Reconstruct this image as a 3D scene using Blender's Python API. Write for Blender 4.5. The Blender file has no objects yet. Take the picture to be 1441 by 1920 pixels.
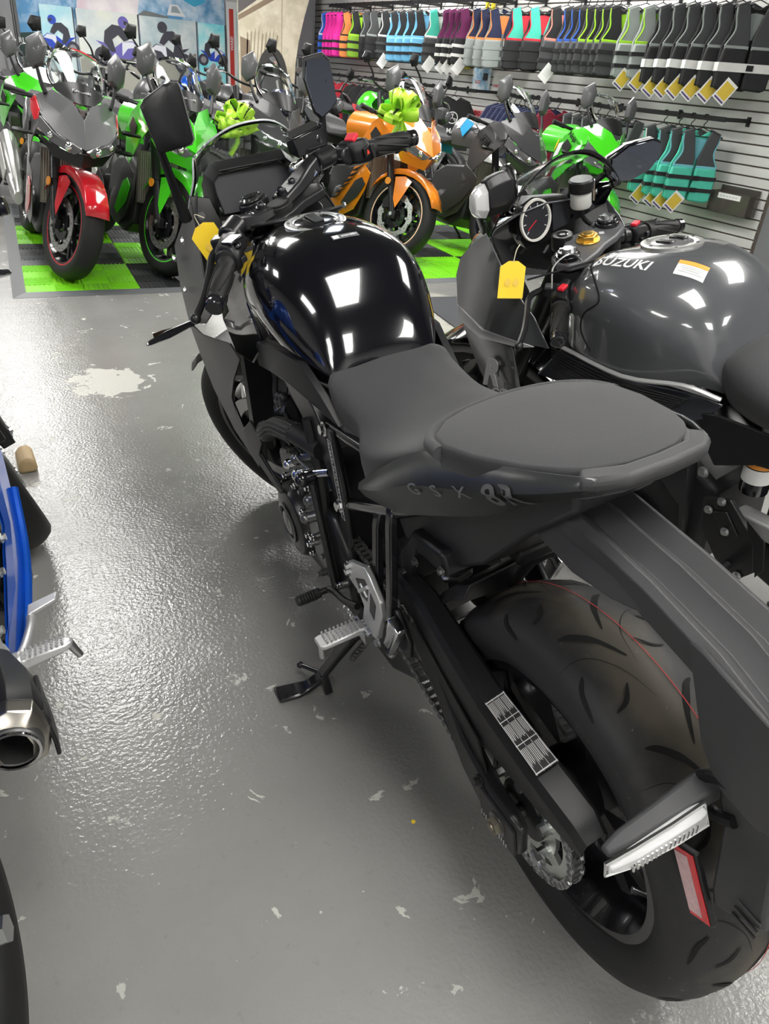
import bpy, bmesh, math, random
from math import sin, cos, pi, radians
from mathutils import Vector, Matrix, Quaternion
from mathutils.bvhtree import BVHTree

scene = bpy.context.scene
COL = scene.collection
random.seed(7)

# ---------------------------------------------------------------- camera, world, exposure
cam_d = bpy.data.cameras.new('camera'); cam = bpy.data.objects.new('camera', cam_d); COL.objects.link(cam)
cam_d.sensor_fit = 'VERTICAL'; cam_d.sensor_height = 36.0; cam_d.lens = 25.905; cam_d.clip_start = .02; cam_d.clip_end = 200
cam.location = (0, 0, 1.2376)
cam.rotation_euler = (Matrix.Rotation(-.5554, 3, 'Z') @ Matrix.Rotation(pi/2 - .5406, 3, 'X') @ Matrix.Rotation(.0898, 3, 'Z')).to_euler()
scene.camera = cam
scene.view_settings.view_transform = 'Standard'; scene.view_settings.look = 'None'
scene.view_settings.gamma = 1; scene.view_settings.use_curve_mapping = False
scene.view_settings.exposure = 0.0
world = bpy.data.worlds.new('world'); scene.world = world; world.use_nodes = True
world.node_tree.nodes['Background'].inputs[0].default_value = (.9, .95, 1, 1)
world.node_tree.nodes['Background'].inputs[1].default_value = .05
CEIL_Z = 2.85
LAMP_POWER = 19.0

# ---------------------------------------------------------------- materials
MATS = {}
def mat(name, col, rough=.5, metal=0., coat=0., bump=0., bscale=300., spec=.5, var=0., vscale=8., trans=0., alpha=1., emit=0., sheen=0., coatr=.03, ior=1.45):
    if name in MATS: return MATS[name]
    m = bpy.data.materials.new(name); m.use_nodes = True; nt = m.node_tree; b = nt.nodes['Principled BSDF']
    b.inputs['Base Color'].default_value = (*col, 1); b.inputs['Roughness'].default_value = rough
    b.inputs['Metallic'].default_value = metal; b.inputs['Coat Weight'].default_value = coat; b.inputs['Coat Roughness'].default_value = coatr
    b.inputs['Specular IOR Level'].default_value = spec; b.inputs['Transmission Weight'].default_value = trans
    b.inputs['Alpha'].default_value = alpha; b.inputs['IOR'].default_value = ior
    if sheen: b.inputs['Sheen Weight'].default_value = sheen; b.inputs['Sheen Roughness'].default_value = .5
    if emit: b.inputs['Emission Color'].default_value = (*col, 1); b.inputs['Emission Strength'].default_value = emit
    if bump or var:
        tc = nt.nodes.new('ShaderNodeTexCoord')
    if bump:
        n = nt.nodes.new('ShaderNodeTexNoise'); n.inputs['Scale'].default_value = bscale; n.inputs['Detail'].default_value = 3
        nt.links.new(tc.outputs['Object'], n.inputs['Vector'])
        bp = nt.nodes.new('ShaderNodeBump'); bp.inputs['Strength'].default_value = bump; bp.inputs['Distance'].default_value = .002
        nt.links.new(n.outputs['Fac'], bp.inputs['Height']); nt.links.new(bp.outputs['Normal'], b.inputs['Normal'])
    if var:
        n2 = nt.nodes.new('ShaderNodeTexNoise'); n2.inputs['Scale'].default_value = vscale; n2.inputs['Detail'].default_value = 4
        nt.links.new(tc.outputs['Object'], n2.inputs['Vector'])
        mx = nt.nodes.new('ShaderNodeMix'); mx.data_type = 'RGBA'
        mx.inputs['A'].default_value = (*[c*(1-var) for c in col], 1); mx.inputs['B'].default_value = (*[min(1, c*(1+var)) for c in col], 1)
        nt.links.new(n2.outputs['Fac'], mx.inputs['Factor']); nt.links.new(mx.outputs['Result'], b.inputs['Base Color'])
    MATS[name] = m; return m

GLOSS = mat('gloss_black_paint', (.004, .004, .006), .12, coat=1, coatr=.02)
MATTE = mat('matte_black_plastic', (.010, .010, .011), .42, bump=.06, bscale=900, spec=.4)
SATIN = mat('satin_black_metal', (.013, .013, .014), .32, bump=.03, bscale=600)
TEXP = mat('textured_dark_plastic', (.045, .045, .047), .5, bump=.25, bscale=1400)
TAILP = mat('satin_grey_black_paint', (.020, .021, .022), .36, coat=.2, coatr=.25, bump=.02, bscale=1500)
SEATM = mat('seat_vinyl', (.030, .030, .032), .75, bump=.35, bscale=1100, sheen=.1)
RUBBER = mat('rubber', (.012, .012, .012), .6, bump=.1, bscale=500)
GLOSSM = mat('gloss_black_metal', (.01, .01, .012), .18, coat=.6)
DARK = mat('dark_engine', (.018, .018, .02), .4, bump=.1, bscale=200)
STEEL = mat('zinc_steel', (.62, .63, .63), .3, metal=1)
CHROME = mat('chrome', (.8, .8, .8), .12, metal=1)
ALU = mat('cast_aluminium', (.66, .66, .66), .38, metal=.75, bump=.08, bscale=400)
GUN = mat('dark_steel', (.2, .2, .2), .35, metal=.9)
BRASS = mat('gold_anodised', (.78, .5, .12), .3, metal=1)
WHITE = mat('white_paint', (.85, .85, .85), .45)
PAPER = mat('white_card', (.85, .85, .83), .6)
YELLOW = mat('yellow_card', (.9, .62, .03), .55)
REDP = mat('red_switch', (.72, .02, .04), .4)
LENS = mat('clear_lens', (.9, .9, .9), .08, trans=.9, ior=1.3)
SMOKE = mat('clear_screen', (.88, .9, .9), .02, trans=1., ior=1.40)
SCREEN = mat('display_glass', (.028, .029, .033), .5, spec=.25)
MIRROR = mat('mirror_glass', (.36, .40, .48), .03, metal=1)
DISC = mat('brake_disc', (.55, .55, .54), .35, metal=.9)
GREYP = mat('gloss_grey_paint', (.085, .088, .094), .22, coat=1, coatr=.025)
GREYD = mat('dark_grey_graphic', (.22, .22, .23), .3, coat=.6)
SILVERG = mat('silver_graphic', (.55, .55, .56), .35)
BLUEP = mat('metallic_blue_paint', (.01, .11, .62), .25, coat=1, metal=.3)

# ---------------------------------------------------------------- geometry helpers: a geom is (verts, faces)
def V(*a): return Vector(a)
def box(c, s, rot=None):
    x, y, z = s[0]/2, s[1]/2, s[2]/2
    vs = [Vector((i*x, j*y, k*z)) for i in (-1, 1) for j in (-1, 1) for k in (-1, 1)]
    if rot is not None: vs = [rot @ v for v in vs]
    c = Vector(c); vs = [v + c for v in vs]
    return vs, [(0, 1, 3, 2), (4, 6, 7, 5), (0, 4, 5, 1), (2, 3, 7, 6), (0, 2, 6, 4), (1, 5, 7, 3)]
def frame_for(d):
    d = d.normalized(); up = Vector((0, 0, 1)) if abs(d.z) < .95 else Vector((1, 0, 0))
    a = d.cross(up).normalized(); return a, a.cross(d).normalized()
def cyl(p0, p1, r0, r1=None, n=14, caps=True):
    p0, p1 = Vector(p0), Vector(p1); r1 = r0 if r1 is None else r1; a, b = frame_for(p1 - p0)
    vs = [p + (a*cos(2*pi*i/n) + b*sin(2*pi*i/n))*r for p, r in ((p0, r0), (p1, r1)) for i in range(n)]
    fs = [(i, (i+1) % n, n+(i+1) % n, n+i) for i in range(n)]
    if caps: fs += [tuple(range(n))[::-1], tuple(range(n, 2*n))]
    return vs, fs
def catmull(pts, k=6, closed=False):
    pts = [Vector(p) for p in pts]; n = len(pts); out = []
    if n < 3: return pts
    for i in range(n if closed else n-1):
        p1, p2 = pts[i], pts[(i+1) % n]
        p0 = pts[i-1] if (i > 0 or closed) else p1*2 - p2
        p3 = pts[(i+2) % n] if (i+2 < n or closed) else p2*2 - p1
        for j in range(k):
            t = j/k; out.append(.5*((2*p1)+(p2-p0)*t+(2*p0-5*p1+4*p2-p3)*t*t+(3*p1-p0-3*p2+p3)*t**3))
    if not closed: out.append(pts[-1])
    return out
def tube(pts, r, n=8, k=0, closed=False):
    pts = catmull(pts, k, closed) if k else [Vector(p) for p in pts]; m = len(pts)
    rs = r if isinstance(r, (list, tuple)) else None
    vs, fs = [], []; a = None
    for i, p in enumerate(pts):
        d = (pts[(i+1) % m] - pts[i-1]) if closed else (pts[min(i+1, m-1)] - pts[max(i-1, 0)])
        if d.length < 1e-9: d = Vector((0, 0, 1))
        d.normalize()
        if a is None: a, b = frame_for(d)
        else:
            a = (a - d*a.dot(d)).normalized(); b = a.cross(d).normalized()
        rr = r if rs is None else rs[0]+(rs[1]-rs[0])*i/max(1, m-1) if len(rs) == 2 else rs[min(len(rs)-1, int(i*len(rs)/m))]
        vs += [p + (a*cos(2*pi*j/n) + b*sin(2*pi*j/n))*rr for j in range(n)]
    for i in range(m if closed else m-1):
        for j in range(n):
            fs.append((i*n+j, i*n+(j+1) % n, ((i+1) % m)*n+(j+1) % n, ((i+1) % m)*n+j))
    if not closed: fs += [tuple(range(n))[::-1], tuple(range((m-1)*n, m*n))]
    return vs, fs
def lathe(prof, n=48, closed=False, axis='y', c=(0, 0, 0), caps=False):
    # prof: (radius, offset along axis)
    c = Vector(c); vs, fs = [], []; m = len(prof)
    for i in range(n):
        t = 2*pi*i/n
        for r, a in prof:
            if axis == 'y': vs.append(c + Vector((r*cos(t), a, r*sin(t))))
            elif axis == 'z': vs.append(c + Vector((r*cos(t), r*sin(t), a)))
            else: vs.append(c + Vector((a, r*cos(t), r*sin(t))))
    for i in range(n):
        for j in range(m if closed else m-1):
            fs.append((i*m+j, i*m+(j+1) % m, ((i+1) % n)*m+(j+1) % m, ((i+1) % n)*m+j))
    if caps: fs += [tuple(i*m for i in range(n)), tuple(i*m+m-1 for i in range(n))[::-1]]
    return vs, fs
def prism(out, a, b, axis='y'):
    # polygon (2D) extruded along an axis between a and b
    def P(u, v, w): return Vector((u, w, v)) if axis == 'y' else (Vector((u, v, w)) if axis == 'z' else Vector((w, u, v)))
    n = len(out); vs = [P(u, v, a) for u, v in out] + [P(u, v, b) for u, v in out]
    return vs, [tuple(range(n)), tuple(range(n, 2*n))[::-1]] + [(i, n+i, n+(i+1) % n, (i+1) % n) for i in range(n)]
def sheet(pts, th, bulge=0., towards=None):
    # a panel with a 3D outline, given thickness; optional crest in its middle
    pts = [Vector(p) for p in pts]; n = len(pts); c = sum(pts, Vector())/n
    nn = Vector()
    for i in range(n): nn += (pts[i]-c).cross(pts[(i+1) % n]-c)
    nn.normalize()
    if towards is not None and nn.dot(Vector(towards)) < 0: nn = -nn
    vs = [p for p in pts] + [c + nn*bulge] + [p - nn*th for p in pts] + [c + nn*(bulge-th)]
    fs = [(i, (i+1) % n, n) for i in range(n)] + [(n+1+(i+1) % n, n+1+i, 2*n+1) for i in range(n)]
    fs += [(i, n+1+i, n+1+(i+1) % n, (i+1) % n) for i in range(n)]
    return vs, fs
def flat(pts, th, towards=None):
    pts = [Vector(p) for p in pts]; n = len(pts); c = sum(pts, Vector())/n; nn = Vector()
    for i in range(n): nn += (pts[i]-c).cross(pts[(i+1) % n]-c)
    nn.normalize()
    if towards is not None and nn.dot(Vector(towards)) < 0: nn = -nn
    vs = pts + [p - nn*th for p in pts]
    return vs, [tuple(range(n)), tuple(range(n, 2*n))[::-1]] + [(i, n+i, n+(i+1) % n, (i+1) % n) for i in range(n)]
def loft(rings, caps=True, closed=True):
    n = len(rings[0]); vs = [Vector(p) for r in rings for p in r]; fs = []
    for i in range(len(rings)-1):
        for j in range(n if closed else n-1):
            fs.append((i*n+j, i*n+(j+1) % n, (i+1)*n+(j+1) % n, (i+1)*n+j))
    if caps and closed: fs += [tuple(range(n))[::-1], tuple(range((len(rings)-1)*n, len(rings)*n))]
    return vs, fs
def grid(rows, ku=4, kv=4):
    r2 = [catmull(r, ku) for r in rows]; cols = list(zip(*r2)); c2 = [catmull(c, kv) for c in cols]
    return loft(list(zip(*c2)), caps=False, closed=False)
def sph(c, r, n=12, m=8, s=(1, 1, 1)):
    c = Vector(c); pr = [(max(1e-4, r*sin(pi*i/m)), -r*cos(pi*i/m)) for i in range(m+1)]
    vs, fs = lathe(pr, n, axis='z'); return [c + Vector((v.x*s[0], v.y*s[1], v.z*s[2])) for v in vs], fs
def mir(g): return [Vector((v.x, -v.y, v.z)) for v in g[0]], [tuple(reversed(f)) for f in g[1]]
def xf(g, M): return [M @ v for v in g[0]], g[1]
def hexa(p0, p1, r): return cyl(p0, p1, r, n=6)
def rsec(x, y0, y1, z0, z1): return [(x, y0, z0), (x, y1, z0), (x, y1, z1), (x, y0, z1)]
def joing(gs):
    vs, fs = [], []
    for v, f in gs:
        o = len(vs); vs += list(v); fs += [tuple(i+o for i in q) for q in f]
    return vs, fs
def mesh_of(name, gs, ang=38):
    vs, fs = joing(gs); me = bpy.data.meshes.new(name); me.from_pydata([tuple(v) for v in vs], [], fs)
    bm = bmesh.new(); bm.from_mesh(me); bmesh.ops.recalc_face_normals(bm, faces=bm.faces[:]); bm.to_mesh(me); bm.free()
    me.polygons.foreach_set('use_smooth', [True]*len(me.polygons))
    if ang < 180: me.set_sharp_from_angle(angle=radians(ang))
    return me
def build(name, gs, m, parent=None, bevel=0., seg=2, sub=0, ang=38, solid=0., M=None, loc=None, off=-1.):
    if isinstance(gs, tuple): gs = [gs]
    me = mesh_of(name, gs, ang if not sub else 180); me.materials.append(m)
    o = bpy.data.objects.new(name, me); COL.objects.link(o); o.parent = parent
    if solid: md = o.modifiers.new('solid', 'SOLIDIFY'); md.thickness = solid; md.offset = off
    if bevel: md = o.modifiers.new('bevel', 'BEVEL'); md.width = bevel; md.segments = seg; md.limit_method = 'ANGLE'; md.angle_limit = radians(32); md.harden_normals = False
    if sub: md = o.modifiers.new('sub', 'SUBSURF'); md.levels = sub; md.render_levels = sub
    if M is not None: o.matrix_basis = M
    if loc is not None: o.location = loc
    return o
def build_s(*a, **k): return tag(build(*a, **k), kind='stuff')
def tag(o, label=None, cat=None, group=None, kind=None):
    for k, v in (('label', label), ('category', cat), ('group', group), ('kind', kind)):
        if v: o[k] = v
    return o
def thing(name, label, cat, loc=(0, 0, 0), rot=(0, 0, 0), group=None):
    o = bpy.data.objects.new(name, None); COL.objects.link(o); o.location = loc; o.rotation_euler = rot; o.empty_display_size = .1
    return tag(o, label, cat, group)
def dup(o, parent=None):
    c = o.copy(); COL.objects.link(c); c.parent = parent
    for ch in list(o.children): dup(ch, c)
    return c
def inst(o, parent, M=None, loc=None):
    c = o.copy(); COL.objects.link(c); c.parent = parent
    if M is not None: c.matrix_basis = M
    if loc is not None: c.location = loc
    return c
def basis(o, xd, yd):
    # matrix whose local x runs along xd and local y towards yd
    x = Vector(xd).normalized(); z = x.cross(Vector(yd)).normalized(); y = z.cross(x)
    return Matrix(((x.x, y.x, z.x, o[0]), (x.y, y.y, z.y, o[1]), (x.z, y.z, z.z, o[2]), (0, 0, 0, 1)))
def textgeom(body, size, ext=.0004, shear=0., bold=0., align='CENTER', wide=1.):
    cu = bpy.data.curves.new('lettering', 'FONT'); cu.body = body; cu.size = size; cu.extrude = ext; cu.shear = shear; cu.offset = bold*size
    cu.align_x = align; cu.align_y = 'CENTER'; cu.resolution_u = 3
    o = bpy.data.objects.new('lettering', cu); COL.objects.link(o)
    me = bpy.data.meshes.new_from_object(o); vs = [Vector((v.co.x*wide, v.co.y, v.co.z)) for v in me.vertices]; fs = [tuple(p.vertices) for p in me.polygons]
    bpy.data.objects.remove(o); bpy.data.curves.remove(cu); bpy.data.meshes.remove(me)
    return vs, fs
def lettering(body, size, m, parent, M, name='lettering', **k):
    return build(name, [xf(textgeom(body, size, **k), M)], m, parent, ang=30)
def wrap(g, target, direction, lift=.0006):
    # lay geometry onto the surface of another object (same parent space)
    dg = bpy.context.evaluated_depsgraph_get(); ev = target.evaluated_get(dg); me = ev.to_mesh()
    bv = BVHTree.FromPolygons([v.co.copy() for v in me.vertices], [tuple(p.vertices) for p in me.polygons]); ev.to_mesh_clear()
    d = Vector(direction).normalized(); out = []
    for v in g[0]:
        h = bv.ray_cast(v - d*.3, d)
        out.append(h[0] - d*lift if h[0] is not None else v)
    return out, g[1]
def bolt(p, d, r=.006, h=.005, m=None, parent=None, name='bolt', M=None):
    p, d = Vector(p), Vector(d).normalized()
    return build(name, [cyl(p, p+d*h*.4, r*1.45, n=12), hexa(p+d*h*.4, p+d*h*1.4, r)], m or STEEL, parent, M=M)
# ---------------------------------------------------------------- room
XW, YB = 5.86, 13.2
def floor_material():
    m = bpy.data.materials.new('painted_concrete'); m.use_nodes = True; nt = m.node_tree; b = nt.nodes['Principled BSDF']; L = nt.links.new
    N = nt.nodes.new
    tc = N('ShaderNodeTexCoord')
    def noise(scale, detail=4, rough=.5, dist=0.):
        n = N('ShaderNodeTexNoise'); n.inputs['Scale'].default_value = scale; n.inputs['Detail'].default_value = detail
        n.inputs['Roughness'].default_value = rough; n.inputs['Distortion'].default_value = dist; L(tc.outputs['Object'], n.inputs['Vector']); return n.outputs['Fac']
    def ramp(inp, a, c, lo=0., hi=1.):
        r = N('ShaderNodeMapRange'); r.inputs[1].default_value = a; r.inputs[2].default_value = c; r.inputs[3].default_value = lo; r.inputs[4].default_value = hi; L(inp, r.inputs[0]); return r.outputs[0]
    def mix(f, a, c):
        x = N('ShaderNodeMix'); x.data_type = 'RGBA'; L(f, x.inputs['Factor'])
        for k, v in (('A', a), ('B', c)):
            if isinstance(v, tuple): x.inputs[k].default_value = (*v, 1)
            else: L(v, x.inputs[k])
        return x.outputs['Result']
    def math_(op, a, c):
        x = N('ShaderNodeMath'); x.operation = op
        for i, v in enumerate((a, c)):
            if isinstance(v, (int, float)): x.inputs[i].default_value = v
            else: L(v, x.inputs[i])
        return x.outputs[0]
    base = mix(ramp(noise(1.6, 5, .6), .3, .7), (.235, .232, .222), (.285, .28, .268))
    base = mix(ramp(noise(34, 3, .7), .62, .72, 0, .35), base, (.2, .195, .185))           # scuffs
    chips = ramp(noise(12, 6, .62, .5), .648, .66)
    zone = ramp(noise(.8, 2), .34, .48)
    chips = math_('MULTIPLY', chips, zone)
    # one large flaked patch further along the aisle
    mp = N('ShaderNodeVectorMath'); mp.operation = 'DISTANCE'; mp.inputs[1].default_value = (.50, 3.14, 0); L(tc.outputs['Object'], mp.inputs[0])
    d = math_('ADD', mp.outputs['Value'], math_('MULTIPLY', noise(11, 5, .6, .6), .42))
    patch = ramp(d, .36, .35)
    chips = math_('MAXIMUM', chips, patch)
    speck = ramp(noise(60, 2, .5), .755, .765)
    chips = math_('MAXIMUM', chips, math_('MULTIPLY', speck, .7))
    col = mix(chips, base, (.52, .515, .47))
    # bare pale concrete between the bikes to the right
    mp2 = N('ShaderNodeVectorMath'); mp2.operation = 'DISTANCE'; mp2.inputs[1].default_value = (2.15, 3.4, 0); L(tc.outputs['Object'], mp2.inputs[0])
    bare = ramp(math_('ADD', mp2.outputs['Value'], math_('MULTIPLY', noise(5, 4), .4)), 1.12, .95)
    col = mix(bare, col, mix(ramp(noise(14, 4, .6), .6, .68), (.5, .49, .43), (.3, .29, .25)))
    L(col, b.inputs['Base Color'])
    rg = ramp(noise(3, 4), .3, .7, .10, .24)
    rg = math_('ADD', rg, math_('MULTIPLY', chips, .3)); L(rg, b.inputs['Roughness'])
    b.inputs['Specular IOR Level'].default_value = .55
    bp = N('ShaderNodeBump'); bp.inputs['Strength'].default_value = .4; bp.inputs['Distance'].default_value = .004
    h = math_('ADD', math_('MULTIPLY', noise(110, 2, .5), .9), math_('MULTIPLY', noise(14, 3, .5), .9))
    h = math_('SUBTRACT', h, math_('MULTIPLY', chips, .5)); L(h, bp.inputs['Height']); L(bp.outputs['Normal'], b.inputs['Normal'])
    return m
def plane(name, pts, m): 
    me = bpy.data.meshes.new(name); me.from_pydata(pts, [], [tuple(range(len(pts)))]); me.materials.append(m)
    o = bpy.data.objects.new(name, me); COL.objects.link(o); return tag(o, kind='structure')
WALLG = mat('wall_grey', (.62, .62, .61), .6, var=.06, vscale=2)
WALLD = mat('wall_dark_grey', (.2, .2, .21), .6, var=.06)
CEILM = mat('ceiling_dark', (.10, .10, .10), .8, bump=.1, bscale=60)
floor = build('floor', [box((0, 4, -.05), (14.2, 20.4, .1))], floor_material()); tag(floor, kind='structure')
tag(build('ceiling', [box((0, 4, CEIL_Z+.05), (14.2, 20.4, .1))], CEILM), kind='structure')
tag(build('wall_back', [box((0, YB+.06, CEIL_Z/2), (14.2, .12, CEIL_Z))], WALLG), kind='structure')
tag(build('wall_left', [box((-6.06, 4, CEIL_Z/2), (.12, 18.4, CEIL_Z))], WALLG), kind='structure')
tag(build('wall_front', [box((0, -5.06, CEIL_Z/2), (12.2, .12, CEIL_Z))], WALLG), kind='structure')
wall_r = tag(build('wall_right', [box((XW+.07, 4, CEIL_Z/2), (.12, 18.4, CEIL_Z))], mat('slot_dark_brown', (.12, .1, .085), .7)), kind='structure')  # dark brown backing, seen in the grooves between the boards
tag(build('baseboard_right', [box((XW+.0, 8.6, .05), (.03, 9.1, .10))], mat('baseboard_black', (.03, .03, .03), .5), bevel=.004), kind='structure')
tag(build('trim_1', [box((XW+.0, -.5, CEIL_Z/2), (.05, 9.0, CEIL_Z))], WALLD), kind='structure')
SLATM = mat('slatwall_grey', (.66, .655, .635), .45, var=.05, vscale=1.5)
# slatwall: each board a piece of the wall, grooves open between them
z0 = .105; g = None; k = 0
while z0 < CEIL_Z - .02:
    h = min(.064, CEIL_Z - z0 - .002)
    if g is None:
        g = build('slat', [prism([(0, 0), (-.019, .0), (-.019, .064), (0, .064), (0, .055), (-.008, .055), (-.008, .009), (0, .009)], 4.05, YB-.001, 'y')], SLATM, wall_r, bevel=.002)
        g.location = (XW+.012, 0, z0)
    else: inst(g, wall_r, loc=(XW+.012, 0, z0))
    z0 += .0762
# ceiling troffers: the shop's lamps, plus a pair added to brighten the back
PANEL = mat('lamp_diffuser', (1, .985, .95), .5, emit=LAMP_POWER)
def ceiling_lamp(x, y, i):
    t = thing('ceiling_lamp', 'flush white rectangular ceiling light panel', 'ceiling light', (x, y, CEIL_Z), group='ceiling light panels')
    build('lamp_frame', [box((-.45, 0, -.012), (.04, 1.50, .024)), box((.45, 0, -.012), (.04, 1.50, .024)), box((0, -.73, -.012), (.86, .04, .024)), box((0, .73, -.012), (.86, .04, .024))], WHITE, t)
    build('lamp_diffuser', [box((0, 0, -.008), (.86, 1.42, .008))], PANEL, t)
LAMPS = [(.60, -.15), (.50, 5.0), (.50, 8.2), (.50, 10.9), (3.1, .9), (3.1, 4.4), (3.1, 7.4), (3.1, 10.4), (-2.6, -.1), (-2.6, 5.0), (-2.6, 9.0), (.6, -3.6), (3.1, -3.0), (-2.6, -3.6), (5.0, 6.0), (5.0, 9.0)]  # last pair, near the slatwall, added to raise brightness at the back
for i, (x, y) in enumerate(LAMPS): ceiling_lamp(x, y, i)

# ---------------------------------------------------------------- ribbed interlocking floor mat
MATR = Matrix.Translation((.28, 4.50, 0)) @ Matrix.Rotation(radians(-4.6), 4, 'Z')
LIME = mat('lime_mat_plastic', (.24, .72, .012), .45); MBLACK = mat('black_mat_plastic', (.022, .024, .026), .45); MGREY = mat('grey_mat_plastic', (.1, .105, .112), .45)
mt = thing('floor_mat', 'lime green, black and grey chequered ribbed floor mat under the row of bikes', 'floor mat'); mt.matrix_basis = MATR
TS = .31
def tile_mesh(nm, m):
    gs = [box((TS/2, TS/2, .004), (TS-.002, TS-.002, .008))]
    for qx in (0, 1):
        for qy in (0, 1):
            ox, oy = qx*TS/2, qy*TS/2
            for r in range(6):
                u = (r+.5)*TS/12
                gs.append(box((ox+TS/4, oy+u, .0105), (TS/2-.006, .012, .005)) if (qx+qy) % 2 else box((ox+u, oy+TS/4, .0105), (.012, TS/2-.006, .005)))
    me = mesh_of(nm, gs, 30); me.materials.append(m); return me
TM = {c: tile_mesh('mat_tile', m) for c, m in (('g', LIME), ('k', MBLACK), ('d', MGREY))}
for i in range(16):
    for j in range(9):
        bi, bj = i//2, j//2
        c = 'g' if (bi+bj) % 2 == 0 else ('d' if ((i+j) % 2 == 0 and (bi*3+bj) % 3 != 0) or j == 7 else 'k')
        if j == 8: c = 'd'
        o = bpy.data.objects.new('mat_tile', TM[c]); COL.objects.link(o); o.parent = mt; o.location = (.07+i*TS, .07+j*TS, 0)
w, d = .07+16*TS, .07+9*TS
build('edge_ramp', [([V(0, 0, .001), V(w+.07, 0, .001), V(w, .07, .013), V(.07, .07, .013), V(0, 0, 0), V(w+.07, 0, 0), V(w, .07, 0), V(.07, .07, 0)], [(0, 1, 2, 3), (7, 6, 5, 4), (0, 4, 5, 1), (2, 6, 7, 3), (0, 3, 7, 4), (1, 5, 6, 2)])], MGREY, mt)
build('edge_ramp', [([V(0, 0, .001), V(.07, .07, .013), V(.07, d, .013), V(0, d, .001), V(0, 0, 0), V(.07, .07, 0), V(.07, d, 0), V(0, d, 0)], [(0, 1, 2, 3), (7, 6, 5, 4), (0, 4, 5, 1), (2, 6, 7, 3), (0, 3, 7, 4), (1, 5, 6, 2)])], MGREY, mt)
# dark mat on the bare floor beyond the two bikes
dm = build('rubber_mat', [box((.62, -.75, .004), (1.24, 1.5, .008))], mat('charcoal_rug', (.045, .047, .055), .75, bump=.4, bscale=300, var=.2, vscale=3), bevel=.003)
dm.matrix_basis = Matrix.Translation((2.55, 3.98, 0)) @ Matrix.Rotation(radians(-9), 4, 'Z'); tag(dm, 'flat charcoal rubber mat on pale bare concrete beside the grey motorcycle', 'mat')
tag(build('paper_dot', [cyl((.575, .72, 0), (.575, .72, .0012), .0042, n=12)], YELLOW), 'tiny yellow paper dot lying on the grey floor', 'paper dot')
# ---------------------------------------------------------------- shared motorcycle pieces
def steer_matrix(o, rake, deg):
    ax = Vector((-sin(radians(rake)), 0, cos(radians(rake)))); o = Vector(o)
    return Matrix.Translation(o) @ Matrix.Rotation(radians(deg), 4, ax) @ Matrix.Translation(-o)
def tyre_geom(R, w, rb, n=96, m=1.):
    h = w/2; pr = [(rb, h*.80), (rb+.012, h*.93), (rb+(R-rb)*.42, h*1.0), (rb+(R-rb)*.66, h*.97), (rb+(R-rb)*.83, h*.80), (rb+(R-rb)*.94, h*.52), (R*.9985, h*.22), (R, 0)]
    pr = pr + [(r, -a) for r, a in pr[-2::-1]] + [(rb-.004, -h*.72), (rb-.004, h*.72)]
    return lathe(pr, n, closed=True)
def rim_geom(rb, w, n=64):
    h = w/2
    return lathe([(rb+.004, h), (rb+.004, h-.006), (rb-.004, h-.012), (rb-.018, h*.55), (rb-.026, h*.3), (rb-.026, -h*.3), (rb-.018, -h*.55), (rb-.004, -h+.012), (rb+.004, -h+.006), (rb+.004, -h), (rb-.012, -h), (rb-.022, -h*.6), (rb-.034, -h*.3), (rb-.034, h*.3), (rb-.022, h*.6), (rb-.012, h)], n, closed=True)
def spokes_geom(rin, rout, n, w0, w1, th, pair=0., twist=0.):
    gs = []
    for i in range(n):
        for s in ((-1, 1) if pair else (0,)):
            a0 = 2*pi*i/n + s*pair*.5; a1 = 2*pi*i/n + s*pair + twist
            d0, d1 = Vector((cos(a0), 0, sin(a0))), Vector((cos(a1), 0, sin(a1))); t0, t1 = Vector((-sin(a0), 0, cos(a0))), Vector((-sin(a1), 0, cos(a1)))
            r0 = [d0*rin + t0*w0*u/2 + Vector((0, th*v/2*1.2, 0)) for u, v in ((-1, -1), (1, -1), (1, 1), (-1, 1))]
            r1 = [d1*rout + t1*w1*u/2 + Vector((0, th*v/2, 0)) for u, v in ((-1, -1), (1, -1), (1, 1), (-1, 1))]
            gs.append(loft([r0, r1]))
    return gs
def disc_geom(r, rin, y, th=.005, wave=0, n=48, holes=0):
    out = []
    for i in range(n):
        a = 2*pi*i/n; rr = r + (wave*cos(a*10) if wave else 0); out.append((rr, a))
    vs, fs = [], []
    for s in (-1, 1):
        for rr, a in out: vs += [V(rr*cos(a), y+s*th/2, rr*sin(a)), V(rin*cos(a), y+s*th/2, rin*sin(a))]
    for i in range(n):
        j = (i+1) % n; o = 2*n
        fs += [(2*i, 2*j, 2*j+1, 2*i+1), (o+2*i, o+2*i+1, o+2*j+1, o+2*j), (2*i, o+2*i, o+2*j, 2*j), (2*i+1, 2*j+1, o+2*j+1, o+2*i+1)]
    return vs, fs
def gear_geom(r, teeth, y, th, rin):
    n = teeth*4; vs, fs = [], []
    for s in (-1, 1):
        for i in range(n):
            a = 2*pi*i/n; rr = r if i % 4 in (1, 2) else r-.008
            vs += [V(rr*cos(a), y+s*th/2, rr*sin(a)), V(rin*cos(a), y+s*th/2, rin*sin(a))]
    for i in range(n):
        j = (i+1) % n; o = 2*n
        fs += [(2*i, 2*j, 2*j+1, 2*i+1), (o+2*i, o+2*i+1, o+2*j+1, o+2*j), (2*i, o+2*i, o+2*j, 2*j), (2*i+1, 2*j+1, o+2*j+1, o+2*i+1)]
    return vs, fs
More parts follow.
